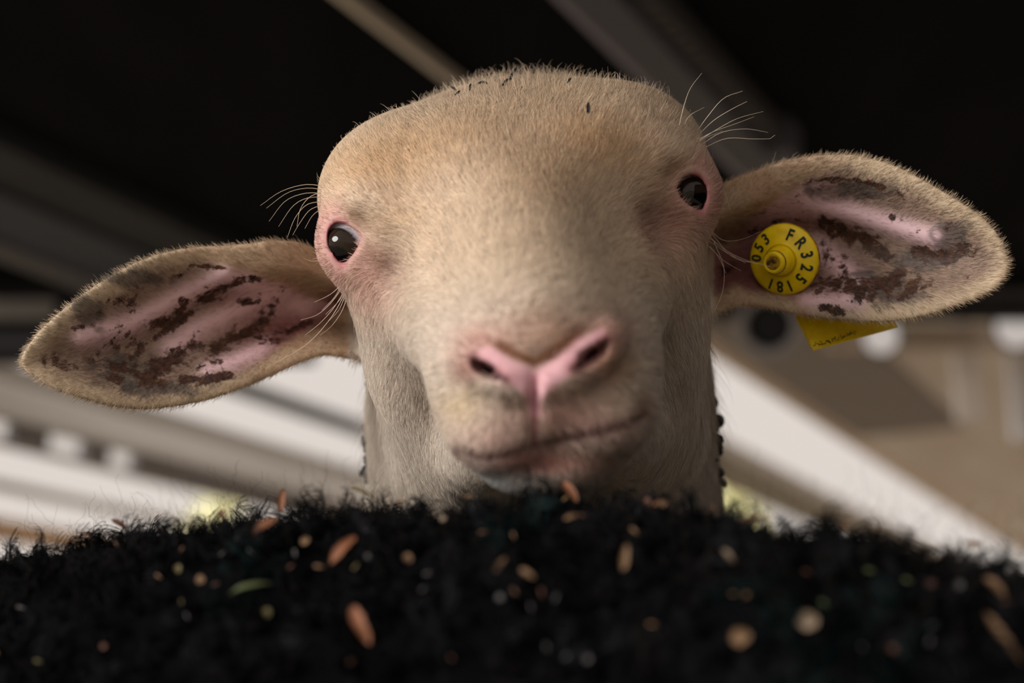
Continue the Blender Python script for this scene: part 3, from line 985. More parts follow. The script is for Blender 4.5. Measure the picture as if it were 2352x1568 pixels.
NOSE3 = surf_point(1230, 850, head_base)[0]
R_CAM = CM[:3, :3]
lid_free = np.ones(len(HV))
for E in EYES:
    lid_free *= 0.04 + 0.96 * sstep(6, 34, poly_sd(HPX, HPY, E['poly']) + 40 * (HDEP > 0.68))
bare = np.maximum.reduce([sstep(10, -4, NOSE_SD), ear_pink * 0.9, sstep(0.6, 1.0, np.exp(-(MOUTH_D / 8) ** 2))])
for c in NOSTRILS:
    dd, par = seg_dist(HPX, HPY, c)
    bare = np.maximum(bare, np.exp(-(dd / 14) ** 2) * mzm)
vis = 0.15 + 0.85 * sstep(-0.5, 0.1, HN[:, 2])
wgt = vis * (1 - bare * 0.97) * lid_free * np.where(HPY > 1300, 0.02, 1.0)
wgt *= np.where(mzm & ~(ear_m > 0.5), 0.8, 1.0)
wgt *= 1 - 0.25 * ear_m * front
wgt *= 1 - 0.35 * np.clip(dirt * 1.2, 0, 1)
NH = 360000
f_, b_ = sample_quads(HV, HQ, wgt, NH)
rp = interp(HV, f_, b_); rn = norm(interp(HN, f_, b_)); rc = interp(head_col, f_, b_)
rpx, rpy = to_px(rp); rdep = -rp[:, 2]
rear = interp(ear_m, f_, b_)
d = norm(rp - NOSE3)
q = (rp - O_) @ HB.astype(float) * 1000
# on the neck the wool hangs down, on the ears hair combs out towards the margin
neck = sstep(-62, -95, q[:, 1]) * sstep(60, 20, q[:, 2]) * (1 - rear)
und = sstep(2, -22, q[:, 1]) * sstep(26, 44, np.abs(q[:, 0])) * sstep(90, 60, q[:, 2]) * (1 - rear)
d = norm(d * (1 - 0.8 * und[:, None]) + np.array([0, -1.0, 0]) * (0.8 * und[:, None]) + np.array([1.0, 0, 0]) * (0.15 * und * np.sign(q[:, 0]))[:, None])
d = norm(d * (1 - neck[:, None]) + np.array([0, -1.0, 0.0]) * neck[:, None])
for k, E in enumerate(EARS):
    m = (rear > 0.4) & ((rpx < CX) if k == 0 else (rpx > CX))
    up = catmull(E['up'], 40); lo = catmull(E['lo'], 40)
    mid = (up + lo) / 2
    s_dir = np.array([-1.0, -0.18, 0]) if k == 0 else np.array([1.0, 0.05, 0])
    ymid = np.interp(rpx, *(zip(*sorted(zip(mid[:, 0], mid[:, 1])))))
    rel = np.clip((rpy - ymid) / 150.0, -1, 1)
    de = np.stack([np.full(NH, s_dir[0]), -rel * 1.3 + s_dir[1], np.zeros(NH)], 1)
    d[m] = norm(de)[m]
d = d - rn * (d * rn).sum(1, keepdims=True)
d = norm(d)
swirl = fbm(rp * 55, 2) - 0.5
tang = np.cross(rn, d)
d = norm(d + tang * (swirl * 0.9)[:, None] + tang * RNG.normal(0, 0.16, NH)[:, None])
crown = sstep(330, 200, rpy) * (1 - rear)
tuft = np.exp(-((rpx - 1170) / 190) ** 2) * sstep(265, 205, rpy) * (1 - rear)
muz = sstep(0.60, 0.54, rdep) * (1 - rear)
L = 0.0058 * (1 - muz) + 0.0030 * muz
L = L * (1 + 0.15 * crown + 0.2 * tuft) * (1 - rear * 0.42) * (1 + 0.9 * neck * sstep(0.64, 0.68, rdep))
L = L * RNG.uniform(0.6, 1.25, NH)
rfront = interp(front, f_, b_)
lift = 0.11 + 0.10 * crown + 0.10 * tuft + (0.05 + 0.30 * rfront) * rear + 0.05 * muz + 0.25 * neck
stray = RNG.random(NH) < (0.010 + 0.04 * crown + 0.08 * tuft)
lift = np.where(stray, lift + 0.5, lift) * RNG.uniform(0.6, 1.5, NH)
L = np.where(stray, L * 1.5, L)
KP = 5
t = np.linspace(0, 1, KP)[None, :, None]
d3, n3 = d[:, None], rn[:, None]
Lk = L[:, None, None]
curl = RNG.normal(0, 0.10, (NH, 1, 1)) + neck[:, None, None] * RNG.normal(0, 0.35, (NH, 1, 1))
pts = rp[:, None] - n3 * 0.0004 + Lk * (d3 * t + n3 * lift[:, None, None] * (t - 0.45 * t * t) + tang[:, None] * curl * t * t)
# hairs gather into fine locks round guide hairs
from mathutils.kdtree import KDTree
NG = 60000
gi = RNG.choice(NH, NG, replace=False)
kd = KDTree(NG)
for i, g in enumerate(gi):
    kd.insert(rp[g], i)
kd.balance()
near = np.array([kd.find(p)[1] for p in rp])
gk = gi[near]
gpts = pts[gk]
cw = (np.linspace(0, 1, KP) ** 1.5)[None, :, None] * RNG.uniform(0.05, 0.55, (NH, 1, 1)) * (1 - 0.9 * rear[:, None, None])
ok_ = (np.linalg.norm(rp - rp[gk], axis=1) < 0.003)[:, None, None]
pts = np.where(ok_, pts * (1 - cw) + gpts * cw, pts)
# keep every hair on top of the skin
for k in range(1, KP):
    v = pts[:, k].astype(np.float32)
    sd_ = head_sdf(v)
    push = np.clip(0.0005 + 0.0003 * k - sd_, 0, 0.008) * (rear < 0.3)
    pts[:, k] += rn * push[:, None]
gbr = RNG.normal(1.0, 0.08, NG)
br = gbr[near] + RNG.normal(0, 0.10, NH) + 0.30 * (RNG.random(NH) < 0.05) - 0.35 * (RNG.random(NH) < 0.03)
hcol = rc * np.clip(br, 0.4, 1.6)[:, None]
hcol = np.clip(hcol * 1.16, 0.004, 0.92)
rdirt = interp(dirt, f_, b_)
stain = sstep(0.72, 0.82, rdirt * 0.42 + fbm(rp * 190, 4)) * (rdirt > 0.12)
hcol = hcol * (1 - stain[:, None] * 0.75) + np.array(srgb(84, 54, 36)) * stain[:, None] * 0.75
rad = np.array([0.050, 0.056, 0.050, 0.036, 0.010]) * 1e-3
M_FUR = fur_mat('sheep_fur', trans=0.15)
fur = hair_object('coat', WS(pts.reshape(-1, 3)).reshape(NH, KP, 3), rad, hcol, M_FUR, sheep)
set_nrm(fur, norm(rn + 0.25 * RNG.normal(0, 1, (NH, 3))) @ R_CAM.T)
fur['kind'] = 'stuff'
fur['label'] = 'short cream hair of the face and ears'

# ---- whiskers, brows and lashes: each long hair is a tapered tube of its own
M_WHISK = mat('whisker', srgb(214, 200, 178), 0.4)
def tube(P3, r0, r1, sides=5, name='whisker', m=None, parent=None):
    n = len(P3)
    V, F = [], []
    for i in range(n):
        a = P3[max(i - 1, 0)]; b = P3[min(i + 1, n - 1)]
        tt = (b - a) / (np.linalg.norm(b - a) + 1e-12)
        x = np.cross(tt, [0.3, 0.5, 0.81]); x /= np.linalg.norm(x); y = np.cross(tt, x)
        r = r0 + (r1 - r0) * i / (n - 1)
        for k in range(sides):
            an = 2 * math.pi * k / sides
            V.append(P3[i] + r * (x * math.cos(an) + y * math.sin(an)))
    for i in range(n - 1):
        for k in range(sides):
            k2 = (k + 1) % sides
            F.append([i * sides + k, i * sides + k2, (i + 1) * sides + k2, (i + 1) * sides + k])
    return link(name, mesh_np(name, V, F, m), parent)

WH = [  # brow whiskers beside the lower eye
    [(748, 428), (700, 424), (645, 440), (598, 472)], [(745, 436), (705, 432), (660, 443), (612, 478)], [(744, 444), (700, 444), (655, 462), (618, 508)],
    [(744, 452), (705, 455), (672, 474), (640, 520)], [(742, 462), (705, 470), (678, 500), (660, 545)], [(742, 470), (712, 482), (690, 510), (672, 540)],
    [(740, 478), (718, 495), (700, 525)], [(744, 440), (712, 452), (690, 480), (682, 520)],
    # below the lower eye, in front of the ear
    [(792, 650), (765, 690), (730, 722), (690, 735)], [(795, 660), (768, 705), (735, 742), (700, 770)], [(796, 668), (760, 730), (705, 790), (628, 836)], [(790, 640), (770, 680), (740, 712)],
    [(796, 672), (778, 712), (750, 742)], [(798, 680), (785, 715), (762, 748), (735, 770)], [(793, 645), (760, 675), (722, 694)], [(797, 664), (775, 695), (748, 722)],
    # brow of the higher eye
    [(1556, 312), (1566, 262), (1584, 206), (1612, 168)], [(1598, 306), (1625, 268), (1662, 226), (1706, 209)], [(1602, 312), (1640, 276), (1682, 250), (1716, 233)],
    [(1596, 330), (1642, 300), (1694, 272), (1753, 256)], [(1594, 326), (1640, 302), (1690, 284), (1732, 268)], [(1606, 336), (1655, 305), (1712, 296), (1764, 304)],
    [(1612, 342), (1668, 318), (1728, 319), (1772, 318), (1780, 310)], [(1566, 306), (1582, 268), (1618, 246)], [(1590, 334), (1622, 316), (1660, 300)],
    # beside the higher eye, over the ear and its button
    [(1632, 530), (1662, 552), (1702, 550), (1746, 532)], [(1628, 545), (1672, 578), (1722, 600), (1768, 612)], [(1628, 553), (1682, 588), (1738, 606)], [(1622, 560), (1662, 598), (1702, 622)],
    [(1640, 556), (1662, 612), (1660, 668), (1642, 712)], [(1634, 548), (1690, 594), (1752, 606)], [(1640, 470), (1652, 486), (1662, 492)], [(1642, 430), (1668, 452), (1676, 482)],
    [(1630, 566), (1650, 590), (1668, 628)], [(1636, 538), (1668, 575), (1712, 604)],
]
for w in WH:
    c = catmull(w, 12)
    r = surf_point([c[0, 0]], [c[0, 1]], head_base, d1=0.69)[0]
    dr = -r[2] + 0.001
    de = 0.648 if c[0, 0] < 1000 else 0.652
    dd = dr + (de - dr) * np.linspace(0, 1, len(c))
    p3 = np.array([P(a[0], a[1], b) for a, b in zip(c, dd)])
    tube(WS(p3), 0.00017, 0.00005, m=M_WHISK, parent=sheep)
# ------------------------------------------------------------------ yellow ear tag
def lathe(prof, seg=48):
    """prof: list of (radius, height) from centre front to centre back; returns verts, faces round +Z"""
    V, F = [], []
    for r, h in prof:
        for k in range(seg):
            a = 2 * math.pi * k / seg
            V.append((r * math.cos(a), r * math.sin(a), h))
    for i in range(len(prof) - 1):
        for k in range(seg):
            k2 = (k + 1) % seg
            F.append([i * seg + k, i * seg + k2, (i + 1) * seg + k2, (i + 1) * seg + k])
    F.append(list(range(seg)))
    F.append(list(range(len(prof) * seg - seg, len(prof) * seg))[::-1])
    return np.array(V), F

M_TAG = mat('tag_plastic', srgb(232, 196, 8), 0.42)
noisy(M_TAG, srgb(236, 196, 0), srgb(250, 220, 6), 240, 4, 0.05)
M_TAGDIRT = mat('tag_dirt', srgb(86, 58, 22), 0.9)
noisy(M_TAGDIRT, srgb(58, 38, 16), srgb(196, 152, 20), 420, 5)
M_INK = mat('tag_ink', srgb(26, 40, 24), 0.7)

_n = (np.hypot(HPX - 1797, HPY - 597) < 66) & (ear_m > 0.5) & (HN[:, 2] > 0)
tag_d = float(np.percentile(HDEP[_n], 8)) - 0.010            # just clear of the hollow of the ear
TS = tag_d / 0.676
tag_c = P(1797, 597, tag_d)
ax = np.array([-0.50, -0.15, 0.85]); ax /= np.linalg.norm(ax)
upv = np.array([0.0, 1.0, 0]); upv -= ax * (upv @ ax); upv /= np.linalg.norm(upv)
rtv = np.cross(upv, ax)
TB = np.stack([rtv, upv, ax], 1)
RT = 0.0151
tag_root = empty('ear_tag', W(tag_c))
tag(tag_root, 'yellow numbered button tag pinned in the ear on the right', 'ear tag')
def TW(v):
    return (np.asarray(v) * TS @ TB.T) @ R_CAM.T
V, F = lathe([(0.0069, 0.0022), (0.0078, 0.0016), (0.0120, 0.00046), (0.0144, -0.0004), (0.0153, -0.0012), (0.0156, -0.0024), (0.0153, -0.0042), (0.0142, -0.0046), (0.004, -0.0046)])
link('disc', mesh_np('disc', TW(V), F, M_TAG), tag_root)
V, F = lathe([(0.01555, -0.0022), (0.01580, -0.0026), (0.01578, -0.0036), (0.01540, -0.0040)])
rim = link('rim_dirt', mesh_np('rim_dirt', TW(V), F[:-2], M_TAGDIRT), tag_root)
V, F = lathe([(0.0016, 0.0108), (0.0030, 0.0113), (0.0040, 0.0118), (0.0044, 0.0115), (0.0047, 0.0104), (0.0049, 0.0097), (0.0049, 0.0091), (0.0055, 0.0084), (0.0058, 0.0056), (0.0061, 0.0036), (0.0067, 0.0022), (0.006, 0.0005)])
stem = link('stem', mesh_np('stem', TW(V), F, M_TAG), tag_root)
V, F = lathe([(0.0004, 0.0112), (0.0018, 0.0115), (0.0029, 0.0117), (0.0031, 0.0112)])
link('dirt_plug', mesh_np('dirt_plug', TW(V), F, M_TAGDIRT), stem)
V, F = lathe([(0.00485, 0.0098), (0.00520, 0.0095), (0.00518, 0.0090), (0.0048, 0.0088)])
link('groove_dirt', mesh_np('groove_dirt', TW(V), F[:-2], M_TAGDIRT), stem)
V, F = lathe([(0.0022, -0.004), (0.0022, -0.026)], 20)
link('pin', mesh_np('pin', TW(V), F, M_TAG), tag_root)

def glyph(ch):
    cu = bpy.data.curves.new('glyph', 'FONT')
    cu.body = ch
    cu.size = 1.0
    cu.align_x = 'CENTER'
    cu.offset = 0.030
    o = bpy.data.objects.new('glyph', cu)
    COL.objects.link(o)
    bpy.context.view_layer.update()
    me = bpy.data.meshes.new_from_object(o.evaluated_get(bpy.context.evaluated_depsgraph_get()))
    bpy.data.objects.remove(o)
    v = np.array([x.co[:] for x in me.vertices])
    f = [list(p.vertices) for p in me.polygons]
    return v, f
for ch, an in [('F', 22), ('R', 51), ('3', 80), ('2', 108), ('5', 135), ('1', 165), ('8', 187), ('1', 209), ('0', -84), ('5', -60), ('3', -36)]:
    v, f = glyph(ch)
    sx, sy = 0.0072, 0.0068
    x = v[:, 0] * sx * 0.82; y = (v[:, 1] - 0.35) * sy + 0.0117
    a = -math.radians(an)
    X = x * math.cos(a) - y * math.sin(a); Y = x * math.sin(a) + y * math.cos(a)
    r = np.hypot(X, Y)
    h = np.interp(r, [0.0078, 0.0120, 0.0144, 0.0153], [0.0016, 0.00046, -0.0004, -0.0012]) + 0.00025
    o = link('number_print', mesh_np('number_print', TW(np.stack([X, Y, h], 1)), f, M_INK, smooth=False), tag_root)

# the flat panel of the same tag hangs behind the ear and shows below it
panel = [(1800, 640, 0.716), (2034, 630, 0.716), (2048, 735, 0.711), (2060, 753, 0.709), (1866, 806, 0.704), (1829, 735, 0.708)]
fr = np.array([P(*p) for p in panel])
nb = np.cross(fr[4] - fr[0], fr[2] - fr[0]); nb /= np.linalg.norm(nb)
V = np.concatenate([fr, fr + nb * 0.0012]); n = len(panel)
F = [list(range(n)), list(range(n, 2 * n))[::-1]] + [[i, i + n, (i + 1) % n + n, (i + 1) % n] for i in range(n)]
tl = np.array(tag_root.location)
pan = link('panel', mesh_np('panel', W(V) - tl, F, M_TAG, smooth=False), tag_root)
# worn scribbled marks along the panel's lower edge
mk = random.Random(3)
V, F = [], []
for i in range(30):
    u = i / 25
    cx_, cy_ = 1872 + 80 * u + mk.uniform(-2, 2), 792 - 24 * u + mk.uniform(-4, 4)
    an = mk.uniform(-1.2, 1.2) - 0.25
    ln, wd = mk.uniform(2, 4.5), mk.uniform(0.5, 1.1)
    dx, dy = math.cos(an) * ln, math.sin(an) * ln
    nx, ny = -math.sin(an) * wd, math.cos(an) * wd
    q4 = []
    for sx, sy in ((-1, -1), (1, -1), (1, 1), (-1, 1)):
        x, y = cx_ + sx * dx + sy * nx, cy_ + sx * dy + sy * ny
        ray = P(x, y, 1.0)
        tt = (fr[0] @ nb) / (ray @ nb)
        q4.append(ray * (tt - 0.0018))
    k = len(V)
    V += q4
    F.append([k, k + 1, k + 2, k + 3])
link('worn_print', mesh_np('worn_print', W(np.array(V)) - tl, F, mat('worn_ink', srgb(74, 58, 14), 0.8), smooth=False), pan)
# ------------------------------------------------------------------ black sheep in front: back and fleece
M_BLACK = mat('black_fleece', (0.003, 0.003, 0.0035), 0.95, **{'Specular IOR Level': 0.0})
BC = np.array([-0.06, 0.575, 0.5005])                 # centre of the barrel (world)
BR = np.array([0.42, 0.145, 0.205])
SHEAR = 0.01                                       # slight tilt of the back
YAW = math.radians(-22)
bs = empty('black_sheep', (BC[0], BC[1], 0), YAW)
tag(bs, 'black woolly back of a sheep flecked with wood shavings across the foreground', 'sheep')
bm = bmesh.new()
bmesh.ops.create_uvsphere(bm, u_segments=160, v_segments=90, radius=1.0)
bv = np.array([v.co[:] for v in bm.verts])
bf = [[v.index for v in f.verts] for f in bm.faces]
bm.free()
B0 = bv * BR + BC
BNrm = norm(bv / BR)
lump = fbm(B0 * 38, 3)
B0[:, 2] += SHEAR * (B0[:, 0] - BC[0])
B1 = B0 + BNrm * ((lump - 0.5) * 0.026)[:, None]
link('torso', mesh_np('torso', B1 - np.array([BC[0], BC[1], 0]), bf, M_BLACK), bs)
for sx in (-1, 1):
    for sy in (-1, 1):
        x, y = sx * 0.27, sy * 0.07
        tube(np.array([[x, y, 0.44], [x * 1.02, y, 0.26], [x * 1.0, y, 0.12], [x * 1.01, y - 0.005, 0.0]]), 0.05, 0.022, 10, 'leg', M_BLACK, bs)

# locks of the fleece
NL, NS, KL = 12000, 11, 10
th = RNG.uniform(0, 2 * math.pi, NL * 3); zz = RNG.uniform(-0.05, 1, NL * 3)
dirs = np.stack([np.sqrt(np.maximum(1 - zz ** 2, 0)) * np.cos(th), np.sqrt(np.maximum(1 - zz ** 2, 0)) * np.sin(th), zz], 1)
keep = (np.abs(dirs[:, 0]) < 0.85)
dirs = dirs[keep][:NL]
NL = len(dirs)
lp = dirs * BR + BC
lp[:, 2] += SHEAR * (lp[:, 0] - BC[0])
ln_ = norm(dirs / BR)
lp = lp + ln_ * ((fbm(lp * 38, 3) - 0.5) * 0.026 - 0.003)[:, None]
ld = norm(ln_ + RNG.normal(0, 0.45, (NL, 3)))
tx = norm(np.cross(ld, RNG.normal(0, 1, (NL, 3)))); ty = np.cross(ld, tx)
Ln = RNG.uniform(0.005, 0.016, NL) * (0.7 + 0.8 * fbm(lp * 60 + 3, 2))
cr = RNG.uniform(0.0010, 0.0034, NL); tw = RNG.uniform(3.5, 8.0, NL) * RNG.choice([-1, 1], NL); ph0 = RNG.uniform(0, 6.28, NL)
tt = np.linspace(0, 1, KL)[None, None, :]
sp = RNG.normal(0, 0.0011, (NL, NS, 2)); dph = RNG.normal(0, 0.6, (NL, NS, 1)); lf = RNG.uniform(0.65, 1.2, (NL, NS, 1))
ang = ph0[:, None, None] + dph + tw[:, None, None] * tt
amp = cr[:, None, None] * (0.2 + 1.1 * tt)
ca = amp * np.cos(ang) + sp[..., 0:1] * (1 - 0.35 * tt); sa = amp * np.sin(ang) + sp[..., 1:2] * (1 - 0.35 * tt)
hh = Ln[:, None, None] * lf * (tt - 0.25 * tt ** 3)
pts = lp[:, None, None, :] + ld[:, None, None, :] * hh[..., None] + tx[:, None, None, :] * ca[..., None] + ty[:, None, None, :] * sa[..., None]
pts = pts.reshape(NL * NS, KL, 3) - np.array([BC[0], BC[1], 0])
bc = np.tile(np.array([0.0050, 0.0050, 0.0058]), (NL * NS, 1)) * RNG.uniform(0.6, 1.4, (NL * NS, 1)) * np.repeat(np.exp(RNG.normal(0, 0.7, NL)), NS)[:, None]
grn = np.repeat(fbm(lp * 14 + 31, 2) > 0.72, NS)
bc[grn] *= np.array([0.7, 1.3, 1.15])
M_LOCK = attr_mat('fleece_lock', rough=0.9, spec=0.0)
fl = hair_object('fleece', pts, np.linspace(0.00022, 0.00008, KL), bc, M_LOCK, bs)
fl['kind'] = 'stuff'
# a veil of fine stray fibres
NF, KF = 9000, 10
sel = RNG.integers(0, NL, NF)
fp = lp[sel] + ln_[sel] * 0.006
fd = norm(ln_[sel] + RNG.normal(0, 0.7, (NF, 3)))
walk = np.cumsum(RNG.normal(0, 0.0011, (NF, KF, 3)), 1)
walk -= walk[:, :1]
fpts = fp[:, None] + fd[:, None] * (np.linspace(0, 1, KF)[None, :, None] * RNG.uniform(0.006, 0.024, (NF, 1, 1))) + walk
fo = hair_object('stray_fibres', fpts - np.array([BC[0], BC[1], 0]), np.linspace(0.00005, 0.00003, KF), np.tile([0.03, 0.027, 0.024], (NF, 1)), M_LOCK, bs)
fo['kind'] = 'stuff'
# ------------------------------------------------------------------ bits caught in wool and hair
def flake_mesh(name, kind, seed, material):
    """thin curled chip about 1 long along X, unit scale"""
    r = random.Random(seed)
    nx, ny = 9, 3
    wd = {'chip': 0.30, 'blade': 0.10, 'round': 0.85, 'stick': 0.13}[kind]
    bend = {'chip': 0.16, 'blade': 0.22, 'round': 0.14, 'stick': 0.04}[kind] * r.uniform(0.6, 1.3)
    V = []
    for i in range(nx):
        u = i / (nx - 1) * 2 - 1
        w = wd * 0.5 * (max(1 - abs(u) ** 2.6, 0.03) ** 0.6) * (1 + 0.18 * r.uniform(-1, 1))
        for j in range(ny):
            v = j - 1
            V.append((u * 0.5 + 0.02 * r.uniform(-1, 1), v * w, bend * (1 - u * u) + 0.25 * wd * abs(v) * 0.35 + 0.01 * r.uniform(-1, 1)))
    n = len(V)
    V += [(x, y * 0.9, z - max(0.05, 0.16 * wd)) for x, y, z in V]
    F = []
    for i in range(nx - 1):
        for j in range(ny - 1):
            a = i * ny + j
            F.append([a, a + ny, a + ny + 1, a + 1]); F.append([n + a, n + a + 1, n + a + ny + 1, n + a + ny])
    ring = [i * ny for i in range(nx)] + [(nx - 1) * ny + j for j in range(1, ny)] + [i * ny + ny - 1 for i in range(nx - 2, -1, -1)] + [1]
    for k in range(len(ring)):
        a, b = ring[k], ring[(k + 1) % len(ring)]
        F.append([a, n + a, n + b, b][::-1])
    return mesh_np(name, V, F, material)

def wood_mat(name, c):
    m = mat(name, srgb(*c), 0.7)
    noisy(m, tuple(x * 0.7 for x in srgb(*c)), tuple(min(x * 1.25, 1) for x in srgb(*c)), 3, 4, 0.0, (0.6, 6, 6))
    return m
TINT = {'orange': wood_mat('orange_wood', (120, 72, 42)), 'tan': wood_mat('tan_wood', (112, 84, 56)), 'pale': wood_mat('pale_wood', (132, 114, 94)),
        'grey': wood_mat('grey_chaff', (70, 68, 68)), 'green': wood_mat('green_grass', (74, 82, 44)), 'olive': wood_mat('olive_grass', (84, 74, 34)), 'brown': wood_mat('brown_wood', (86, 52, 36))}
_FL = {}
def flake(kind, tint, var):
    k = (kind, tint, var)
    if k not in _FL:
        _FL[k] = flake_mesh({'chip': 'wood_shaving', 'blade': 'grass_blade', 'round': 'wood_chip', 'stick': 'wood_splinter'}[kind], kind, 5 + var * 7, TINT[tint])
    return _FL[k]

cY, sY = math.cos(YAW), math.sin(YAW)
def fleece_hit(px, py):
    """world point and normal where the view ray meets the barrel of the black sheep"""
    o = np.array(CAM_LOC); r = CM[:3, :3] @ P(px, py, 1.0)
    def loc(v):
        x = cY * v[0] + sY * v[1]
        return np.array([x, -sY * v[0] + cY * v[1], v[2] - SHEAR * x])
    oo = loc(o - BC) / BR; rr = loc(r) / BR
    A, B, Cc = rr @ rr, oo @ rr, oo @ oo - 1.0
    D = B * B - A * Cc
    if D <= 0:
        return fleece_hit(px, py + 4)
    t = (-B - math.sqrt(D)) / A
    p = oo + rr * t
    nl = p / BR
    nl /= np.linalg.norm(nl)
    nw = np.array([cY * nl[0] - sY * nl[1], sY * nl[0] + cY * nl[1], nl[2]])
    return o + r * t, nw, t * 1.0

def place(px, py, length_px, ang, kind, tint, var, label, cat, group, lift=0.010):
    p, n, t = fleece_hit(px, py)
    p = p + n * lift
    size = length_px / FPX * t
    o = link({'chip': 'wood_shaving', 'blade': 'grass_blade', 'round': 'wood_chip', 'stick': 'wood_splinter'}[kind], flake(kind, tint, var))
    view = CM[:3, :3] @ np.array([0, 0, 1.0])
    nn = Vector(n * 0.45 + view * 0.75 + RNG.normal(0, 0.12, 3)).normalized()
    a = math.radians(ang)
    x = Vector(CM[:3, :3] @ np.array([math.cos(a), math.sin(a), 0]))
    x = (x - nn * x.dot(nn)).normalized()
    y = nn.cross(x)
    o.matrix_world = Matrix.Translation(Vector(p)) @ Matrix((x, y, nn)).transposed().to_4x4() @ Matrix.Diagonal((size, size, size, 1))
    return tag(o, label, cat, group)

G_SH = 'wood shavings in the black fleece'
BIG = [  # px, py, length, angle, kind, tint, label
    (655, 1166, 56, 88, 'chip', 'orange', 'upright orange shaving on the fleece ridge below the lower ear'),
    (627, 1271, 66, 38, 'chip', 'orange', 'bright orange shaving in the fleece left of the pale sheep'),
    (806, 1326, 84, 58, 'chip', 'orange', 'long brown-orange shaving slanting up in the fleece left of centre'),
    (852, 1490, 100, -62, 'chip', 'orange', 'large orange-tan shaving near the bottom edge left of centre'),
    (1307, 1138, 62, -62, 'chip', 'orange', 'golden shaving caught right under the chin'),
    (1731, 1264, 78, 4, 'stick', 'brown', 'brown splinter lying level in the fleece right of centre'),
    (2292, 1530, 130, -58, 'stick', 'tan', 'long tan splinter in the bottom right corner'),
    (2270, 1421, 62, -58, 'chip', 'tan', 'tan shaving above the long splinter at the lower right'),
    (1853, 1489, 48, 10, 'round', 'pale', 'pale round wood chip near the bottom edge right of centre'),
    (1703, 1523, 46, 20, 'round', 'tan', 'tan round wood chip at the bottom edge right of centre'),
    (600, 1408, 96, 16, 'blade', 'green', 'green grass blade lying in the fleece at the lower left'),
    (838, 1160, 80, -36, 'blade', 'olive', 'thin olive grass blade curving just below the neck'),
    (1441, 1346, 60, 82, 'chip', 'tan', 'upright dull tan shaving below the mouth corner at right'),
    (2222, 1288, 44, -4, 'chip', 'tan', 'golden brown shaving near the right edge of the fleece ridge'),
    (286, 1217, 44, -35, 'chip', 'brown', 'brown shaving tucked in the fleece ridge near the left edge'),
    (1160, 1360, 42, 58, 'chip', 'tan', 'tan shaving slanting right in the fleece below the chin'),
    (1222, 1380, 40, -36, 'chip', 'tan', 'tan shaving slanting left in the fleece below the chin'),
    (1315, 1256, 34, 25, 'chip', 'tan', 'small tan shaving midway between the chin and the bottom edge'),
    (1673, 1346, 42, -50, 'chip', 'pale', 'pale grey shaving in the fleece below the right cheek'),
]
for i, (px, py, ln, an, kd_, tn, lb) in enumerate(BIG):
    place(px, py, ln, an, kd_, tn, i % 3, lb, {'chip': 'wood shaving', 'blade': 'grass', 'round': 'wood chip', 'stick': 'splinter'}[kd_], G_SH if kd_ != 'blade' else 'grass blades in the black fleece')
SMALL = [(517, 1191, 'tan'), (209, 1237, 'brown'), (439, 1426, 'olive'), (384, 1370, 'tan'), (480, 1377, 'tan'), (515, 1388, 'brown'), (592, 1317, 'grey'), (692, 1319, 'grey'), (714, 1293, 'tan'),
         (748, 1349, 'tan'), (684, 1349, 'brown'), (435, 1308, 'tan'), (428, 1353, 'olive'), (282, 1297, 'brown'), (558, 1285, 'grey'), (527, 1319, 'grey'), (265, 1523, 'brown'), (73, 1438, 'grey'),
         (22, 1536, 'tan'), (117, 1556, 'olive'), (633, 1451, 'olive'), (452, 1458, 'grey'), (1297, 1162, 'tan'), (1504, 1140, 'orange'), (1519, 1200, 'tan'), (1458, 1274, 'tan'),
         (1341, 1239, 'brown'), (1186, 1283, 'tan'), (1024, 1244, 'pale'), (924, 1205, 'orange'), (1062, 1172, 'tan'), (1081, 1174, 'tan'), (948, 1332, 'tan'), (831, 1349, 'olive'), (994, 1366, 'grey'),
         (985, 1400, 'grey'), (858, 1329, 'grey'), (1191, 1407, 'tan'), (1252, 1410, 'brown'), (1229, 1441, 'grey'), (1159, 1421, 'grey'), (1285, 1421, 'grey'), (1504, 1482, 'tan'),
         (1312, 1550, 'grey'), (1358, 1556, 'grey'), (1266, 1530, 'grey'), (825, 1560, 'brown'), (1053, 1553, 'brown'), (1482, 1189, 'brown'), (1480, 1152, 'grey'), (1116, 1276, 'brown'), (1686, 1416, 'tan'),
         (1715, 1419, 'tan'), (1851, 1371, 'brown'), (2076, 1390, 'green'), (1991, 1366, 'green'), (2130, 1397, 'brown'), (2300, 1438, 'brown'), (1930, 1182, 'orange'), (1634, 1190, 'brown'), (2191, 1400, 'grey'),
         (2127, 1523, 'grey'), (2135, 1489, 'grey'), (1977, 1536, 'grey'), (2045, 1540, 'brown'), (2084, 1244, 'grey'), (2310, 1272, 'green'), (1742, 1203, 'brown'), (1858, 1251, 'grey'), (1889, 1438, 'green')]
ORD = ['first', 'second', 'third', 'fourth', 'fifth', 'sixth', 'seventh', 'eighth', 'ninth', 'tenth', 'eleventh', 'twelfth', 'thirteenth', 'fourteenth', 'fifteenth', 'sixteenth', 'seventeenth', 'eighteenth']
def where(px, py):
    c = 'near the left edge' if px < 330 else 'below the left ear' if px < 780 else 'left of the chin' if px < 1100 else 'below the chin' if px < 1400 else 'below the right cheek' if px < 1780 else 'below the right ear' if px < 2140 else 'near the right edge'
    r = 'high' if py < 1260 else 'midway' if py < 1420 else 'low'
    return r, c
CNAME = {'grey': 'dull grey', 'brown': 'dark brown', 'tan': 'tan', 'olive': 'olive', 'green': 'green', 'orange': 'orange', 'pale': 'pale'}
bins = {}
for i, (px, py, tn) in enumerate(SMALL):
    bins.setdefault((tn,) + where(px, py), []).append((px, i))
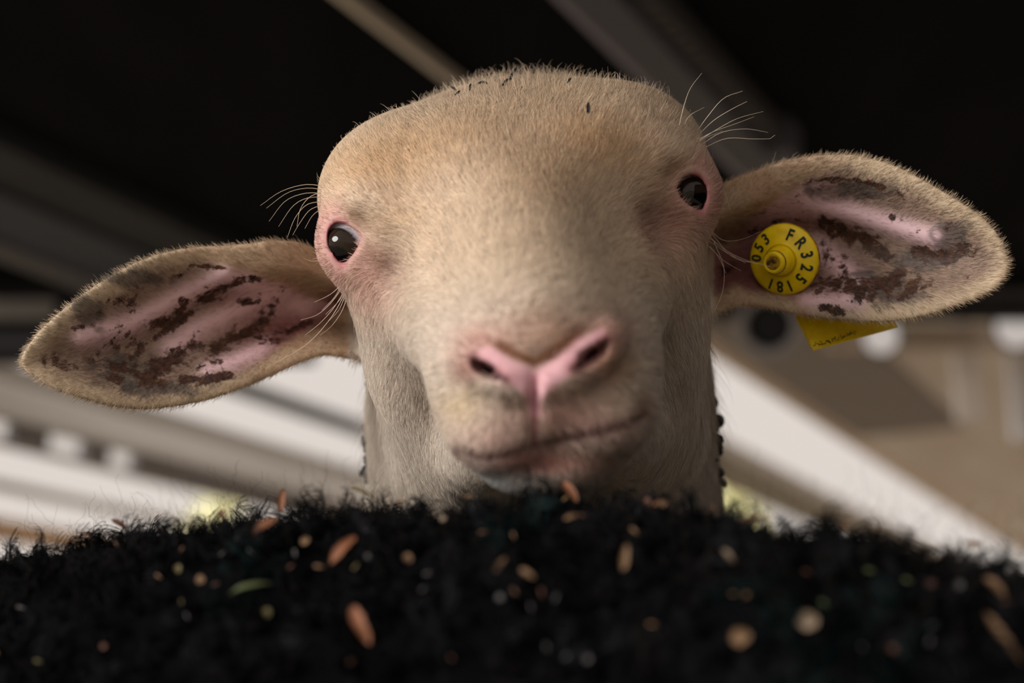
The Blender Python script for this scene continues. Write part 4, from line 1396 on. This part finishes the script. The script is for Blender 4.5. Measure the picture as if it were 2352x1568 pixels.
for (tn, r, c), mem in bins.items():
    mem.sort()
    for k, (_, i) in enumerate(mem):
        px, py, _t = SMALL[i]
        extra = '' if len(mem) == 1 else ', %s from left' % ORD[k]
        place(px, py, RNG.uniform(13, 24), RNG.uniform(-80, 80), 'chip' if i % 4 else 'round', tn, i % 3, 'tiny %s fleck %s in the black fleece %s%s' % (CNAME[tn], r, c, extra), 'litter', 'tiny flecks in the black fleece', 0.008)

# ---- droppings and seeds stuck to the pale sheep
M_DUNG = mat('dung', (0.006, 0.0058, 0.0055), 0.8)
def clump_mesh(seed, name):
    bm = bmesh.new()
    bmesh.ops.create_icosphere(bm, subdivisions=2, radius=0.5)
    v = np.array([x.co[:] for x in bm.verts]); f = [[x.index for x in g.verts] for g in bm.faces]
    bm.free()
    v *= (0.75 + 0.5 * fbm(v * 2.2 + seed * 3.7, 2))[:, None]
    return mesh_np(name, v, f, M_DUNG)
DM = [clump_mesh(i, 'dung_clump') for i in range(5)]
SM_ = [flake_mesh('seed_husk', 'chip', 50 + i, M_DUNG if i < 2 else TINT['orange']) for i in range(3)]
def stick_on(px, py, w_px, h_px, ang, me, name, label, cat, group, out=0.35):
    p = surf_point(px, py, head_base, d0=0.45, d1=0.76)[0]
    if head_base(p[None].astype(np.float32))[0] > 0.002:      # ray passes the flank: take the nearest skin
        for _ in range(30):
            e = 0.0005
            g = np.array([(head_base((p + e * a)[None].astype(np.float32)) - head_base((p - e * a)[None].astype(np.float32)))[0] for a in np.eye(3)])
            g /= np.linalg.norm(g) + 1e-9
            p = p - g * head_base(p[None].astype(np.float32))[0]
    e = 0.0005
    g = np.array([(head_base((p + e * a)[None].astype(np.float32)) - head_base((p - e * a)[None].astype(np.float32)))[0] for a in np.eye(3)])
    g /= np.linalg.norm(g) + 1e-9
    s = -p[2] / FPX
    p = p + g * ((0.0012 if out > 0 else 0.0026) + out * min(w_px, h_px) * s)
    o = link(name, me)
    a = math.radians(ang)
    x = Vector((math.cos(a), math.sin(a), 0)); z = Vector((0, 0, 1)); y = z.cross(x)
    B = Matrix((x, y, z)).transposed().to_4x4()
    if name == 'dung_clump':
        w_px, h_px = w_px * 1.25, h_px * 1.25
    o.matrix_world = CAM_M @ Matrix.Translation(Vector(p)) @ B @ Matrix.Diagonal((w_px * s, h_px * s, min(w_px, h_px) * s, 1))
    return tag(o, label, cat, group)
for i, (px, py, w, h, an) in enumerate([(1633, 830, 11, 30, 15), (1641, 870, 10, 12, 0), (1650, 919, 15, 28, 20), (1655, 967, 28, 26, 0), (1652, 984, 16, 10, 0), (1650, 1009, 20, 26, 10), (1664, 1026, 18, 22, 40), (1656, 1040, 22, 14, 20),
                                        (1634, 1057, 16, 8, 0), (1655, 1086, 20, 18, 0), (1640, 1091, 20, 12, 10), (1650, 1108, 11, 24, 35)]):
    stick_on(px, py, w, h, an, DM[i % 5], 'dung_clump', 'black dung clump on the neck below the tagged ear, %s from the top' % ORD[i], 'dung', 'dung on the right of the neck')
for i, (px, py, w, h, an) in enumerate(sorted([(824, 881, 8, 9, 0), (823, 977, 13, 10, 0), (832, 986, 13, 13, 0), (816, 1018, 16, 26, 10), (812, 1034, 12, 14, 0), (817, 1053, 14, 13, 0), (833, 1061, 16, 11, -20), (798, 1087, 26, 18, 15), (810, 1075, 20, 13, 10),
                                        (852, 1017, 7, 6, 0), (829, 1077, 11, 9, 0), (817, 1107, 18, 10, 20), (846, 996, 10, 4, -10), (806, 1100, 16, 10, 0)], key=lambda q: q[1])):
    stick_on(px, py, w, h, an, DM[(i + 2) % 5], 'dung_clump', 'black dung clump on the neck below the untagged ear, %s from the top' % ORD[i], 'dung', 'dung on the left of the neck')
for i, (px, py, ln, an) in enumerate(sorted([(1184, 181, 24, 65), (1162, 203, 16, 50), (1083, 215, 15, 80), (1108, 203, 14, 20), (1060, 194, 18, 10), (1047, 217, 12, -30), (1308, 199, 12, 50), (1175, 191, 16, 70), (966, 218, 16, -20), (1054, 227, 12, 40),
                                      (1116, 203, 12, -20), (1074, 193, 16, 15), (988, 214, 12, 30), (1140, 196, 12, 80), (1228, 178, 12, 60), (1350, 262, 20, 88), (1208, 172, 20, 75), (1127, 188, 14, 60)])):
    stick_on(px, py, ln * 1.4, ln * 1.4, an, SM_[i % 2], 'seed_husk', 'dark seed husk in the hair on top of the head, %s from the left' % ORD[i], 'seed husk', 'seed husks on the head', 0.0)
for px, py, ln, an, lb in [(1200, 217, 13, 60, 'orange husk in the hair at the middle of the crown'), (1291, 162, 14, 20, 'orange husk on the top outline of the head')]:
    stick_on(px, py, ln, ln, an, SM_[2], 'seed_husk', lb, 'seed husk', 'seed husks on the head', 0.0)
